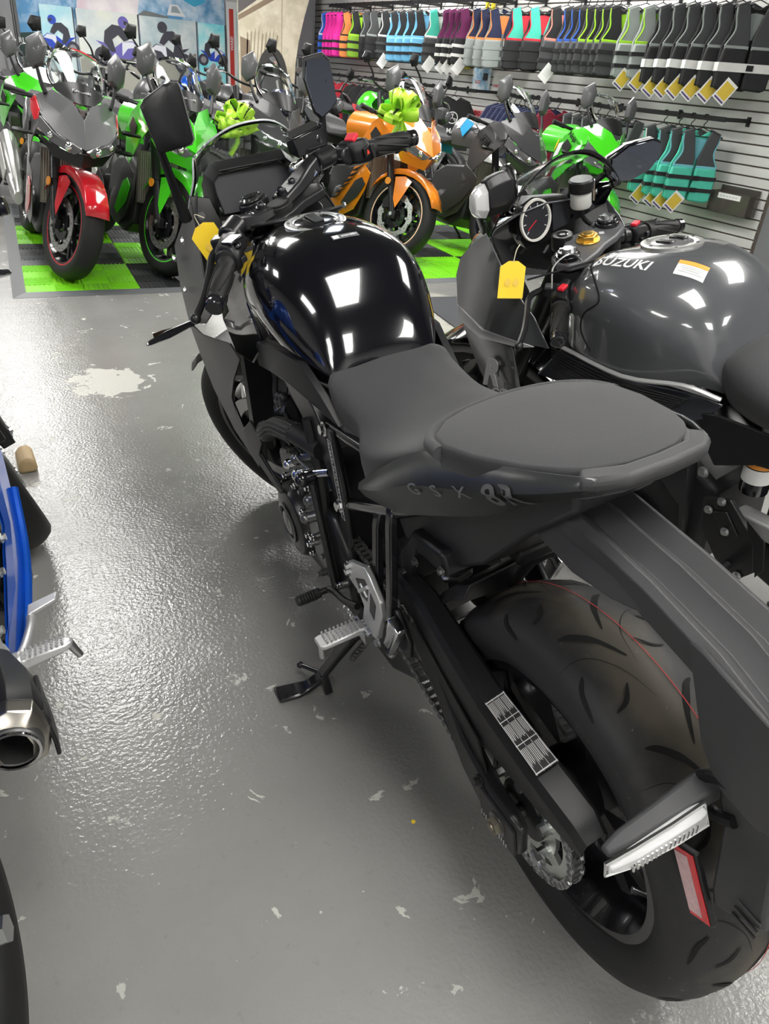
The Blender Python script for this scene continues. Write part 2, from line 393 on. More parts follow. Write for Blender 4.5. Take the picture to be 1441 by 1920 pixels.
def grip(p0, p1, root, M=None, r=.0165):
    # rubber grip with ridges and a bar end, p0 inner to p1 outer
    p0, p1 = Vector(p0), Vector(p1); d = (p1-p0).normalized(); L = (p1-p0).length
    pr = [(.024, 0), (.024, .006), (r*1.08, .009), (r*1.08, .02), (r, .026), (r*1.12, .05), (r*1.15, L*.55), (r, L*.82), (r*1.0, L*.86)]
    vs, fs = lathe(pr, 20, axis='z', caps=True); Q = d.to_track_quat('Z', 'Y').to_matrix()
    o = build('grip', [([p0 + Q @ v for v in vs], fs)], RUBBER, root, M=M)
    gs = []
    for i in range(7):
        a0 = i*2*pi/7
        pts = [p0 + Q @ V((r*1.14+.0005)*cos(a0+t*.9), (r*1.14+.0005)*sin(a0+t*.9), L*(.2+.58*t)) for t in [q/6 for q in range(7)]]
        gs.append(tube(pts, .0016, 5))
    build('grip_rib', gs, RUBBER, o)
    vs, fs = lathe([(.0185, L*.86), (.0185, L*.885), (.0165, L*.89), (.0175, L*.9), (.0175, L*.985), (.0155, L), (.006, L)], 20, axis='z', caps=True)
    build('bar_end', [([p0 + Q @ v for v in vs], fs)], GLOSSM, root, M=M)
    return o
def lever(pts, r, root, M=None, m=None):
    o = build('lever', [tube(pts, r, 8, 5), sph(pts[-1], .0105)], m or SATIN, root, M=M); return o
def mirror_on(root, outline, nrm, th, stalk, m_shell, name='mirror'):
    # outline: 3D rim of the glass; shell bulges away along nrm
    pts = [Vector(p) for p in outline]; c = sum(pts, Vector())/len(pts); n = Vector(nrm).normalized()
    rings = [[p - n*.003 for p in pts], [c+(p-c)*1.04 for p in pts], [c+(p-c)*1.03 + n*th*.35 for p in pts], [c+(p-c)*.78 + n*th*.8 for p in pts], [c+(p-c)*.35 + n*th for p in pts]]
    o = build(name, [loft([[c+(p-c)*.93 - n*.003 for p in pts]]+rings[1:])], m_shell, root, bevel=.003)
    build('mirror_glass', [flat([c+(p-c)*.92 - n*.0045 for p in pts], .003)], MIRROR, o)
    if stalk: build('mirror_stalk', [tube(stalk, [.013, .008], 8, 4)], MATTE, o)
    return o

# ================================================================ the black sport motorcycle in the foreground
BK = thing('motorcycle', 'glossy black sport motorcycle with matte tail, parked on its side stand in the aisle', 'motorcycle', (.7867, .4905, 0))
BK.rotation_euler = (Matrix.Rotation(1.5281, 3, 'Z') @ Matrix.Rotation(-.1923, 3, 'X')).to_euler()
ST = steer_matrix((1.083, 0, .985), 25, 30.7)
AX = V(0, 0, .315)

# --- rear wheel
def tread_material():
    m = mat('tyre_tread', (.016, .016, .016), .6, bump=.08, bscale=300); nt = m.node_tree; b = nt.nodes['Principled BSDF']; N = nt.nodes.new; L = nt.links.new
    tc = N('ShaderNodeTexCoord'); sp = N('ShaderNodeSeparateXYZ'); L(tc.outputs['Object'], sp.inputs[0])
    ab = N('ShaderNodeMath'); ab.operation = 'ABSOLUTE'; L(sp.outputs['Y'], ab.inputs[0])
    nz = N('ShaderNodeTexNoise'); nz.inputs['Scale'].default_value = 9; nz.inputs['Detail'].default_value = 6; L(tc.outputs['Object'], nz.inputs['Vector'])
    mm = N('ShaderNodeMath'); mm.operation = 'MULTIPLY_ADD'; L(nz.outputs['Fac'], mm.inputs[0]); mm.inputs[1].default_value = .16; L(ab.outputs[0], mm.inputs[2])
    mr = N('ShaderNodeMapRange'); mr.inputs[1].default_value = .135; mr.inputs[2].default_value = .09; mr.inputs[3].default_value = 0; mr.inputs[4].default_value = .8; L(mm.outputs[0], mr.inputs[0])
    n2 = N('ShaderNodeTexNoise'); n2.inputs['Scale'].default_value = 140; n2.inputs['Detail'].default_value = 3; L(tc.outputs['Object'], n2.inputs['Vector'])
    m2 = N('ShaderNodeMapRange'); m2.inputs[1].default_value = .72; m2.inputs[2].default_value = .76; m2.inputs[3].default_value = 0; m2.inputs[4].default_value = .5; L(n2.outputs['Fac'], m2.inputs[0])
    mx = N('ShaderNodeMix'); mx.data_type = 'RGBA'; mx.inputs['A'].default_value = (.016, .016, .017, 1); mx.inputs['B'].default_value = (.075, .064, .046, 1); L(mr.outputs[0], mx.inputs['Factor'])
    mx2 = N('ShaderNodeMix'); mx2.data_type = 'RGBA'; L(mx.outputs['Result'], mx2.inputs['A']); mx2.inputs['B'].default_value = (.22, .2, .16, 1); L(m2.outputs[0], mx2.inputs['Factor'])
    L(mx2.outputs['Result'], b.inputs['Base Color']); return m
TREAD = tread_material()
GROOVE = mat('groove_black', (.002, .002, .002), .9)
rt = build('rear_tyre', [tyre_geom(.315, .184, .222, 128)], TREAD, BK, loc=AX, ang=60)
PR = [(.272, .092), (.299, .0865), (.3105, .071), (.3125, .046), (.3148, .02), (.315, 0)]
def tread_pt(s, a, lift=.0006):
    # s: signed arc position across the crown (-1..1), a: angle round the wheel
    pr = [(.245+.315-.245, 0), (.3145, .0202), (.3098, .0478), (.2995, .0736), (.2836, .0892)]
    pr = [(.315, 0), (.3145, .0202), (.3094, .0478), (.2992, .0736), (.2836, .0892)]
    u = min(.9999, abs(s))*4; i = int(u); f = u-i; r = pr[i][0]*(1-f)+pr[i+1][0]*f + lift + .0012*f*(1-f)*4*(i > 0); y = (pr[i][1]*(1-f)+pr[i+1][1]*f)
    y = y*(1 if s >= 0 else -1); return V(r*cos(a), y + lift*1.3*(1 if s > .3 else -1 if s < -.3 else 0), r*sin(a))
def groove(pts, w):
    # pts: list of (s, a); tapered slit following the tread
    q = []
    P = [Vector((p[0], p[1], 0)) for p in pts]; P = catmull(P, 5); n = len(P); L, R = [], []
    for i, p in enumerate(P):
        d = (P[min(i+1, n-1)]-P[max(i-1, 0)]); t = Vector((-d.y*.315, d.x*.11, 0)).normalized(); ww = w*max(.08, sin(pi*(i+.3)/(n-.4)))**.6
        L.append(tread_pt(p.x+t.x*ww/.11, p.y+t.y*ww/.315)); R.append(tread_pt(p.x-t.x*ww/.11, p.y-t.y*ww/.315))
    return loft([L, R], caps=False, closed=False)
GV = [groove([(.0, .0), (.2, -.11), (.42, -.2), (.56, -.23)], .0047), groove([(.66, -.02), (.82, .05), (.93, .16)], .004), groove([(.3, .10), (.44, .16), (.6, .18)], .0032),
      groove([(-.02, -.16), (-.22, -.27), (-.44, -.36), (-.56, -.38)], .0047), groove([(-.66, -.18), (-.82, -.12), (-.93, .0)], .004), groove([(-.3, -.06), (-.44, .0), (-.6, .02)], .0022),
      groove([(.05, .2), (.22, .05), (.5, -.08), (.9, -.1)], .0006), groove([(-.05, .05), (-.22, -.1), (-.5, -.2), (-.9, -.24)], .0006)]
for k in range(11):
    for q, gq in enumerate(GV):
        if k == 0: GV[q] = (gq, build('tread_groove', [gq], GROOVE, rt)); continue
        o = inst(GV[q][1], rt); o.rotation_euler = (0, -k*2*pi/11, 0)
build('paint_line', [lathe([(.3152, -.0262), (.3158, -.0255), (.3152, -.0248)], 128)], mat('red_line', (.5, .05, .05), .6), rt)
rw = build('rear_wheel', [rim_geom(.222, .150)] + spokes_geom(.04, .196, 5, .05, .026, .034, pair=.2) + [lathe([(.05, -.07), (.062, -.06), (.062, .06), (.05, .075)], 32, caps=True)], GLOSSM, BK, loc=AX, ang=40)
build('brake_disc', [disc_geom(.12, .085, -.085, .005, .002)], DISC, rw)
build('valve_stem', [cyl((-.17, .012, -.08), (-.155, .03, -.072), .004), cyl((-.155, .03, -.072), (-.15, .036, -.07), .0055)], STEEL, rw)
spk = build('sprocket', [gear_geom(.118, 47, .115, .007, .090), disc_geom(.074, .046, .115, .007, n=40)] + spokes_geom(.06, .096, 6, .034, .026, .007), mat('pale_zinc', (.72, .74, .70), .3, metal=.85), BK, loc=AX)
for v, f in (): pass
spk.data.transform(Matrix.Identity(4))
for me_v in spk.data.vertices:                      # the arms lie in the sprocket's own plane
    if abs(me_v.co.y) < .01: me_v.co.y += .115
for k in range(6):
    a = 2*pi*k/6; bolt((.064*cos(a), .119, .064*sin(a)), (0, 1, 0), .0085, .012, STEEL, spk, 'nut')
spk.rotation_euler = (0, -radians(30), 0)
build('sprocket_carrier', [lathe([(.045, .06), (.062, .07), (.062, .108), (.05, .11), (.05, .124), (.03, .126)], 32, caps=True)], SATIN, BK, loc=AX)
# --- chain: rollers, with every visible link plate its own piece
FS = V(.635, 0, .40); rF, rR = .040, .1145
path = []
d = FS - AX; D = math.hypot(d.x, d.z); base = math.atan2(d.z, d.x); off = math.acos((rR-rF)/D)
aT, aB = base+off, base-off
def P2(c, r, a): return V(c.x + r*cos(a), .115, c.z + r*sin(a))
seg = []
n = 40
a0, a1 = aT, aB + 2*pi
seg += [P2(AX, rR, a0+(a1-a0)*i/n) for i in range(n+1)]
seg += [P2(FS, rF, aB + (aT-aB)*i/10) for i in range(11)]
seg.append(seg[0]); pitch = .0159; acc = 0; links = [seg[0]]
for p, q in zip(seg, seg[1:]):
    L = (q-p).length; t = pitch-acc
    while t <= L: links.append(p + (q-p)*(t/L)); t += pitch
    acc = (acc + L) % pitch if L else acc
    acc = L-(t-pitch)
nl = len(links)
chain = build('chain', [cyl(p+V(0, -.0125, 0), p+V(0, .0125, 0), .005, n=8) for p in links], GUN, BK)
pl = [(-.008+.0065*cos(a), .0065*sin(a)*1.0) for a in [pi/2+i*pi/4 for i in range(5)]] + [(.008+.0065*cos(a), .0065*sin(a)) for a in [-pi/2+i*pi/4 for i in range(5)]]
lk = None
for i in range(nl-1):
    p, q = links[i], links[(i+1) % nl]; m_ = (p+q)/2; dd = q-p
    w = .0105 if i % 2 else .0080
    M_ = Matrix.Translation(m_) @ Matrix.Rotation(-math.atan2(dd.z, dd.x), 4, 'Y')
    if i < 2:
        o = build('chain_link', [prism(pl, w-.001, w+.001), prism(pl, -w-.001, -w+.001)], STEEL, chain, M=M_); lk = (lk or []) + [o]
    else: inst(lk[i % 2], chain, M=M_)

# --- swingarm and rear axle
def arm(s):
    secs = [(.54, .045, .085, .36, .45), (.44, .062, .098, .35, .435), (.36, .078, .112, .34, .425), (.25, .098, .132, .325, .405), (.12, .130, .158, .295, .372), (.03, .140, .166, .272, .358), (-.025, .144, .166, .274, .362), (-.047, .146, .164, .290, .350)]
    return loft([[(x, s*a, zl), (x, s*b, zl), (x, s*b, zh), (x, s*a, zh)] for x, a, b, zl, zh in secs])
sa = build('swingarm', [arm(1), arm(-1), box((.47, 0, .40), (.06, .15, .09)), cyl((.545, -.11, .405), (.545, .11, .405), .032)], SATIN, BK, bevel=.006)
build('axle_adjuster', [prism([(-.044, .288), (.045, .277), (.052, .345), (-.040, .348)], .166, .170)], DARK, sa)
build('axle', [cyl((0, -.18, .315), (0, .172, .315), .012), cyl((0, .168, .315), (0, .172, .315), .020, n=20)], GUN, BK)
build('axle_nut', [hexa((0, .171, .315), (0, .181, .315), .0145), cyl((0, .181, .315), (0, .184, .315), .008)], mat('bronze_nut', (.2, .18, .14), .4, metal=.8), BK)
build('adjuster_scale', [box((.022+k*.006, .1725, .295), (.0012, .001, .012 if k % 2 else .007)) for k in range(-8, 4)], SILVERG, sa)
build('adjuster_bolt', [cyl((-.06, .15, .312), (-.085, .15, .312), .006), hexa((-.072, .15, .312), (-.08, .15, .312), .010)], STEEL, sa)
bolt((.055, .166, .352), (0, 1, .2), .007, .008, SATIN, sa)
# chain guard: a long folded cover over the upper run
cgs = []
for x, yi, yo, zt, zb in ((.40, .088, .122, .505, .455), (.30, .092, .130, .522, .452), (.2, .098, .140, .512, .43), (.08, .102, .147, .492, .408), (-.04, .102, .150, .482, .425), (-.125, .100, .147, .470, .432), (-.150, .102, .143, .452, .432)):
    cgs.append([(x, yi, zb), (x, yi, zt), (x, yi+.006, zt+.004), (x, yo-.008, zt-.002), (x, yo, zt-.014), (x, yo, zb)])
cg = build('chain_guard', [loft(cgs, caps=False, closed=False), sheet([(.31, .131, .46), (.08, .150, .415), (.05, .152, .355), (.10, .150, .375), (.26, .134, .42)], .003)], MATTE, BK, solid=.0028, bevel=.0012)
LAB = mat('black_label', (.02, .02, .02), .4)
lp = [(.075, .1085, .4990), (.075, .141, .4915), (-.055, .144, .4815), (-.055, .1085, .4895)]
lb = build('specification_label', [flat([Vector(p)+V(0, 0, .0042) for p in lp], .0006, (0, 0, 1))], LAB, cg)
def lab(u, v): 
    a, b, c, d_ = [Vector(p) for p in lp]; return (a*(1-u)*(1-v)+b*(1-u)*v+c*u*v+d_*u*(1-v)) + V(0, 0, .0047)
gl = []
for u0, v0, u1, v1 in [(0, .02, 1, .05), (0, .95, 1, .98), (0.01, 0, .025, 1), (.975, 0, .99, 1), (.3, 0, .31, 1), (.62, 0, .63, 1), (0, .34, 1, .355), (0, .64, 1, .655)]:
    gl.append(([lab(u0, v0), lab(u1, v0), lab(u1, v1), lab(u0, v1)], [(0, 1, 2, 3)]))
rr = random.Random(3)
for i in range(3):
    for j in range(3):
        for ln in range(4):
            u0 = i*.32+.04; v0 = j*.32+.06+ln*.065; gl.append(([lab(u0, v0), lab(u0+rr.uniform(.12, .24), v0), lab(u0+.2, v0+.028), lab(u0, v0+.028)], [(0, 1, 2, 3)]))
build('label_print', gl, SILVERG, lb)
# --- under-tail and inner mudguard
ut = build('under_tail', [loft([[(x, -w, zb), (x, w, zb), (x, w*1.05, zt), (x, -w*1.05, zt)] for x, w, zb, zt in ((.50, .07, .60, .73), (.42, .082, .545, .74), (.30, .085, .56, .77), (.17, .08, .66, .82), (.06, .07, .79, .87), (0, .06, .85, .89))])], DARK, BK, bevel=.008)
hg = []
for i in range(9):
    a = radians(16 + i*10); r = .350
    hg.append([(r*cos(a), -.10, .315+r*sin(a)-.02), (r*cos(a)*1.02, -.085, .315+r*sin(a)), (r*cos(a)*1.03, 0, .315+r*sin(a)+.006), (r*cos(a)*1.02, .085, .315+r*sin(a)), (r*cos(a), .10, .315+r*sin(a)-.02)])
hug = build('rear_hugger', [loft(hg[:5], caps=False, closed=False)], MATTE, BK, solid=.004, bevel=.001)
build('hugger_bracket', [prism([(.23, .60), (.33, .585), (.36, .50), (.40, .48), (.41, .53), (.35, .62), (.25, .64)], .05, .105), box((.20, -.03, .64), (.06, .09, .03))], MATTE, BK, bevel=.008)
for p in ((.335, .106, .565), (.385, .106, .505), (.245, .106, .61)): bolt(p, (0, 1, 0), .006, .005, GUN, hug)
build('shock_absorber', [cyl((.38, 0, .42), (.42, 0, .66), .02), tube([(.38+.0025*i+.03*cos(i*.9), .03*sin(i*.9), .45+.0032*i) for i in range(56)], .006, 6)], GUN, BK)
# --- tail cowl, seats
def both(g): return [g, mir(g)]
tl = [(.455, .142, .672), (.34, .150, .765), (.235, .135, .843), (.12, .124, .885), (.02, .104, .914), (-.043, .074, .928)]
tm = [(.452, .146, .664), (.34, .158, .728), (.235, .152, .795), (.12, .135, .845), (.02, .112, .888), (-.045, .079, .918)]
tb = [(.445, .138, .650), (.33, .140, .690), (.22, .132, .745), (.11, .108, .803), (.03, .09, .862), (-.043, .068, .906)]
ti = [(.43, .09, .655), (.33, .09, .70), (.22, .08, .755), (.11, .07, .81), (.03, .06, .866), (-.04, .05, .905)]
tails = []
for s, nm in ((1, 'left'), (-1, 'right')):
    g = grid([tl, tm, tb, ti], 3, 1)
    o = build('tail_cowl', [g if s > 0 else mir(g)], TAILP, BK, solid=.003, ang=28, off=0); tails.append(o)
# centre deck under the pillion pad and the rear cap band
build('tail_deck', [loft([[(x, -w, z), (x, w, z), (x, w*.95, z-.02), (x, -w*.95, z-.02)] for x, w, z in ((.26, .118, .828), (.2, .126, .852), (.1, .118, .884), (.0, .095, .912), (-.045, .07, .925))])], MATTE, BK, bevel=.004)
cap = [(-.030, .086, .9235), (-.046, .074, .9285), (-.064, .050, .935), (-.069, 0, .937)]; cap = cap + [(x, -y, z) for x, y, z in cap[-2::-1]]
rings = []
for i, (x, y, z) in enumerate(cap):
    q = V(x, y, z); sg = 1 if y > 0 else -1 if y < 0 else 0
    rings.append([q+V(0, 0, .001), q+V(-.003, .003*sg, -.010), q+V(.004, -.004*sg, -.024), q+V(.026, -y*.22, -.022), q+V(.020, -y*.18, .0)])
build('tail_cap', [loft(rings)], TEXP, BK, bevel=.004)
def lay(body, size, o, d, xdir, m, parent_o, tgt, direction, **k):
    g = xf(textgeom(body, size, ext=.0, **k), basis(o, xdir, d)); g = wrap(g, tgt, direction, .0028)
    return build('lettering', [g], m, parent_o, ang=180)
bpy.context.view_layer.update()
LETG = mat('grey_badge', (.16, .16, .165), .35)
for s, o in ((1, tails[0]), (-1, tails[1])):
    for ch, x, z in (('G', .225, .793), ('S', .175, .815), ('X', .125, .838)):
        lay(ch, .026, (x, s*.15, z), (0, 0, 1), (-s*1, 0, s*.45), LETG, o, o, (0, -s, 0), wide=1.5)
    lay('8R', .045, (.062, s*.15, .862), (.0, 0, 1), (-s*1, 0, s*.45), mat('grey_badge_dark', (.12, .12, .125), .3), o, o, (0, -s, 0), bold=.02, wide=1.15, shear=.15)
# rider's seat
srow = [[(.640, .080, .765), (.640, .085, .80), (.640, .05, .812), (.640, 0, .815)],
        [(.605, .112, .765), (.605, .115, .797), (.605, .06, .803), (.605, 0, .806)],
        [(.565, .126, .728), (.565, .116, .782), (.565, .065, .794), (.565, 0, .797)],
        [(.485, .112, .716), (.485, .118, .766), (.485, .07, .783), (.485, 0, .786)],
        [(.425, .142, .696), (.425, .142, .755), (.425, .085, .784), (.425, 0, .787)],
        [(.35, .148, .742), (.35, .146, .782), (.35, .09, .798), (.35, 0, .800)],
        [(.28, .138, .795), (.28, .134, .818), (.28, .08, .828), (.28, 0, .832)],
        [(.235, .122, .825), (.235, .12, .838), (.235, .07, .852), (.235, 0, .858)],
        [(.20, .118, .838), (.20, .112, .848), (.20, .06, .858), (.20, 0, .862)]]
srow = [r + [(x, -y, z) for x, y, z in r[-2::-1]] for r in srow]
build('rider_seat', [grid(srow, 4, 4)], SEATM, BK, solid=.012, ang=60)
# pillion pad: domed top, rolled front edge
po = [(.254, 0), (.250, .05), (.236, .094), (.208, .126), (.17, .137), (.11, .130), (.04, .109), (.0, .089), (-.026, .068), (-.042, .032), (-.045, 0)]
po = po + [(x, -y) for x, y in po[-2:0:-1]]
def pz(x, y): return .876 + (.25-x)*.19 - .35*y*y + .010*(1 if x < .2 else 0)*0
C0 = V(.10, 0, 0)
ring = lambda sc, dz: [V(C0.x+(x-C0.x)*sc, y*sc, pz(C0.x+(x-C0.x)*sc, y*sc)+dz) for x, y in po]
pad = build('pillion_seat', [loft([ring(.96, -.040), ring(1.0, -.034), ring(1.004, -.010), ring(.996, -.004), ring(.98, .0), ring(.955, .001), ring(.6, .003), ring(.25, .0035), ring(.02, .0035)])], SEATM, BK, ang=50)
build('seat_piping', [tube([V(x+.004, y*1.03, pz(x, y)-.012) for x, y in [(.165, .134), (.205, .126), (.236, .096), (.251, .052), (.256, 0), (.251, -.052), (.236, -.096), (.205, -.126), (.165, -.134)]], .010, 10, 5)], SEATM, pad)

# --- fuel tank
tk = [(1.015, .945, [(.05, .94), (.085, .915), (.115, .875), (.125, .80), (.12, .75)]),
      (.95, .982, [(.065, .977), (.105, .950), (.142, .895), (.146, .80), (.135, .74)]),
      (.88, .992, [(.075, .986), (.122, .957), (.160, .900), (.150, .81), (.14, .745)]),
      (.80, .993, [(.08, .985), (.134, .950), (.166, .888), (.150, .81), (.142, .755)]),
      (.74, .982, [(.08, .972), (.132, .936), (.160, .868), (.142, .80), (.135, .765)]),
      (.69, .950, [(.076, .940), (.122, .902), (.146, .842), (.130, .79), (.124, .765)]),
      (.648, .895, [(.068, .887), (.106, .858), (.126, .82), (.118, .785), (.112, .765)]),
      (.620, .835, [(.06, .83), (.092, .815), (.108, .80), (.106, .785), (.10, .765)]),
      (.608, .80, [(.05, .797), (.08, .79), (.095, .782), (.095, .775), (.09, .765)])]
trow = [[(x, y, z) for y, z in h[::-1]] + [(x, 0, zc)] + [(x, -y, z) for y, z in h] for x, zc, h in tk]
tank = build('fuel_tank', [grid(trow, 4, 4)], GLOSS, BK, ang=80)
capm = basis((.872, 0, .9905), (1, 0, .03), (0, 1, 0))
fc = build('fuel_cap', [xf(lathe([(.060, -.006), (.060, .003), (.056, .0045), (.043, .0035), (.041, .002)], 40, axis='z'), capm)], mat('satin_silver', (.72, .72, .7), .28, metal=.8), BK)
build('cap_flap', [xf(lathe([(.041, -.002), (.041, .004), (.036, .006), (.001, .0065)], 32, axis='z'), capm)], GLOSSM, fc)
build('cap_latch', [xf(box((.004, 0, .008), (.055, .022, .005)), capm)], MATTE, fc, bevel=.002)
for k in range(7):
    a = k*2*pi/7+.3; p = capm @ V(.051*cos(a), .051*sin(a), .003); bolt(p, capm.to_3x3() @ V(0, 0, 1), .0032, .002, GUN, fc)
build('tank_cover', [grid([[(x, s*1.0*w, z) for s in (-1, -.5, 0, .5, 1)] for x, w, z in ((1.02, .085, .958), (.975, .10, .985), (.95, .085, .992), (.935, .05, .9935))], 3, 3)], MATTE, BK, solid=.006)
bpy.context.view_layer.update()
bg = [flat([(.798, -.062, 1.0), (.798, .010, 1.0), (.778, .010, 1.0), (.778, -.062, 1.0)], .0004)]
bm_ = basis((.788, -.026, 1.05), (0.0, -1, 0), (1, 0, 0))
def patch_on(w, h, M_, tgt, direction, lift, nx=10, ny=3):
    vs = [M_ @ V((i/nx-.5)*w, (j/ny-.5)*h, 0) for i in range(nx+1) for j in range(ny+1)]; fs = [(i*(ny+1)+j, (i+1)*(ny+1)+j, (i+1)*(ny+1)+j+1, i*(ny+1)+j+1) for i in range(nx) for j in range(ny)]
    return wrap((vs, fs), tgt, direction, lift)
bmx = basis((.757, -.011, 1.05), (-.02, -1, 0), (1, -.02, 0))
bd = build('tank_sticker', [patch_on(.052, .0145, bmx, tank, (0, 0, -1), .0012)], mat('sticker_grey', (.10, .10, .11), .5), tank)
build('sticker_emblem', [patch_on(.011, .011, bmx @ Matrix.Translation((-.0185, 0, 0)), tank, (0, 0, -1), .0018, 2, 2)], WHITE, bd)
build('lettering', [wrap(xf(textgeom('smart60+', .0095, ext=0, wide=.85, shear=.2, bold=.02), bmx @ Matrix.Translation((.0075, 0, 0))), tank, (0, 0, -1), .0018)], WHITE, bd)

# --- side covers round the tank and frame
for s in (1, -1):
    S_ = lambda L: [(x, s*y, z) for x, y, z in L]
    build('tank_side_cover', [sheet(S_([(.985, .118, .935), (1.05, .140, .880), (1.10, .165, .83), (1.10, .17, .77), (1.03, .172, .715), (.95, .160, .715), (.88, .150, .775), (.90, .158, .86)]), .006, .008, (0, s, 0))], GLOSS, BK, bevel=.004)
    build('tank_trim', [sheet(S_([(.985, .095, .958), (.93, .112, .960), (.905, .128, .945), (.93, .150, .905), (1.0, .140, .895), (1.03, .118, .925)]), .006, .004, (0, s, .5))], GLOSS, BK, bevel=.004)
    build('frame_cover', [sheet(S_([(.955, .146, .705), (.95, .150, .74), (.885, .158, .785), (.74, .156, .815), (.665, .146, .815), (.60, .138, .775), (.545, .132, .735), (.60, .140, .745), (.72, .152, .752), (.84, .154, .735)]), .014, .012, (0, s, 0))], MATTE, BK, bevel=.005)
    # layered fairing side
    build('side_fairing', [sheet(S_([(1.235, .135, 1.015), (1.31, .165, .945), (1.355, .19, .885), (1.36, .20, .79), (1.34, .205, .70), (1.26, .205, .72), (1.17, .198, .745), (1.10, .19, .79), (1.12, .185, .865), (1.18, .165, .945)]), .004, .010, (0, s, 0))], TAILP, BK, bevel=.003)
    build('side_fairing', [sheet(S_([(1.34, .206, .70), (1.35, .196, .60), (1.31, .192, .52), (1.19, .186, .445), (1.05, .176, .40), (1.03, .178, .43), (1.12, .186, .50), (1.10, .192, .58), (1.02, .194, .66), (.93, .19, .74), (.965, .196, .765), (1.08, .204, .74), (1.19, .208, .715)]), .004, .0, (0, s, 0))], MATTE, BK, bevel=.003)
    build('fairing_inlay', [flat(S_([(1.27, .196, .665), (1.28, .19, .58), (1.21, .183, .50), (1.145, .18, .55), (1.08, .184, .63)]), .004, (0, s, 0))], GLOSS, BK)
    build('fairing_brace', [sheet(S_([(1.07, .186, .445), (.93, .168, .385), (.90, .165, .405), (.99, .178, .475), (.95, .178, .52), (1.0, .184, .56), (1.08, .188, .5)]), .006, .004, (0, s, 0))], MATTE, BK, bevel=.003)
    # front turn signal
    sg = build('front_signal', [loft([[(1.30+dx, s*y, z+dz) for dx, dz in ((-.026*k, .0), (0, .011*k), (.03*k, .0), (0, -.011*k))] for y, z, k in ((.195, .71, .7), (.215, .706, .8), (.27, .695, 1.0), (.318, .686, .6), (.328, .684, .2))])], GLOSSM, BK, bevel=.003)
    build('signal_lens', [box((1.322, s*.268, .695), (.006, .07, .012))], mat('smoke_lens', (.03, .018, .012), .1, coat=.5), sg)
    for p in ((1.195, .196, .93), (1.315, .203, .865), (1.27, .205, .80)): bolt((p[0], s*p[1], p[2]), (0, s, 0), .0055, .004, STEEL, BK)
# screen, nose, inner cockpit
scr = []
for x0, z0, w, dx in ((1.40, .965, .150, -.075), (1.34, 1.02, .148, -.06), (1.275, 1.075, .135, -.035), (1.215, 1.118, .128, .01), (1.172, 1.141, .116, .075)):
    scr.append([(x0-.0+dx*(abs(t)**2.2)*1.0, w*t, z0-(.058 if x0 < 1.2 else .04)*abs(t)**2.4) for t in (-1, -.75, -.4, 0, .4, .75, 1)])
sc = build('windscreen', [grid(scr, 4, 4)], SMOKE, BK, solid=.003, ang=80)
top = [Vector(p) for p in scr[-1]]; edge = [Vector(r[0]) for r in scr] + top[1:-1] + [Vector(r[-1]) for r in scr[::-1]]
build('screen_edge', [tube(edge, .0022, 6, 5)], mat('clear_edge', (.75, .78, .78), .1, coat=1), sc)
nose = []
for x, w, zt, zb in ((1.30, .165, .99, .72), (1.40, .155, .955, .70), (1.48, .12, .90, .70), (1.535, .07, .84, .71), (1.555, .02, .80, .73)):
    nose.append([(x, -w*.8, zb), (x, -w, (zt+zb)/2), (x, -w*.85, zt-.03), (x, 0, zt), (x, w*.85, zt-.03), (x, w, (zt+zb)/2), (x, w*.8, zb)])
build('front_cowl', [grid(nose, 2, 3)], TAILP, BK, solid=.004)
build('headlight', [cyl((1.535, 0, .80), (1.56, 0, .79), .03, .025), cyl((1.545, 0, .73), (1.56, 0, .725), .03, .025)], LENS, BK)
dash = build('dashboard_hood', [loft([[(x, -w, zb), (x, w, zb), (x, w, zt-.02), (x, w*.8, zt), (x, -w*.8, zt), (x, -w, zt-.02)] for x, w, zt, zb in ((1.215, .098, 1.052, .955), (1.255, .105, 1.065, .965), (1.33, .10, 1.03, .94))], caps=False)], MATTE, BK, solid=.005, bevel=.003)
dpl = [V(1.20, .090, .965), V(1.225, .097, 1.025), V(1.23, .085, 1.04), V(1.235, -.062, 1.043), V(1.23, -.084, 1.03), V(1.215, -.09, .98), V(1.20, -.082, .962)]
dd = build('display', [flat(dpl, .012, (-1, 0, .4))], SCREEN, dash, bevel=.002)
build('display_rim', [tube(dpl, .0018, 6, closed=True)], MATTE, dash)
build('cockpit_panel', [sheet([(1.235, .15, 1.01), (1.17, .168, .93), (1.13, .165, .86), (1.16, .11, .86), (1.21, .10, .95), (1.23, .11, 1.0)], .004, -.004, (-1, 0, .3)), sheet([(1.235, -.15, 1.01), (1.17, -.168, .93), (1.13, -.165, .86), (1.16, -.11, .86), (1.21, -.10, .95), (1.23, -.11, 1.0)], .004, -.004, (-1, 0, .3)), sheet([(1.21, -.10, .95), (1.16, -.12, .86), (1.16, .12, .86), (1.21, .10, .95)], .004, 0, (-1, 0, .3))], MATTE, BK, bevel=.002)
for y, z in ((.145, .975), (.15, .905)): bolt((1.185, y, z), (-1, .5, .2), .006, .004, GUN, BK)
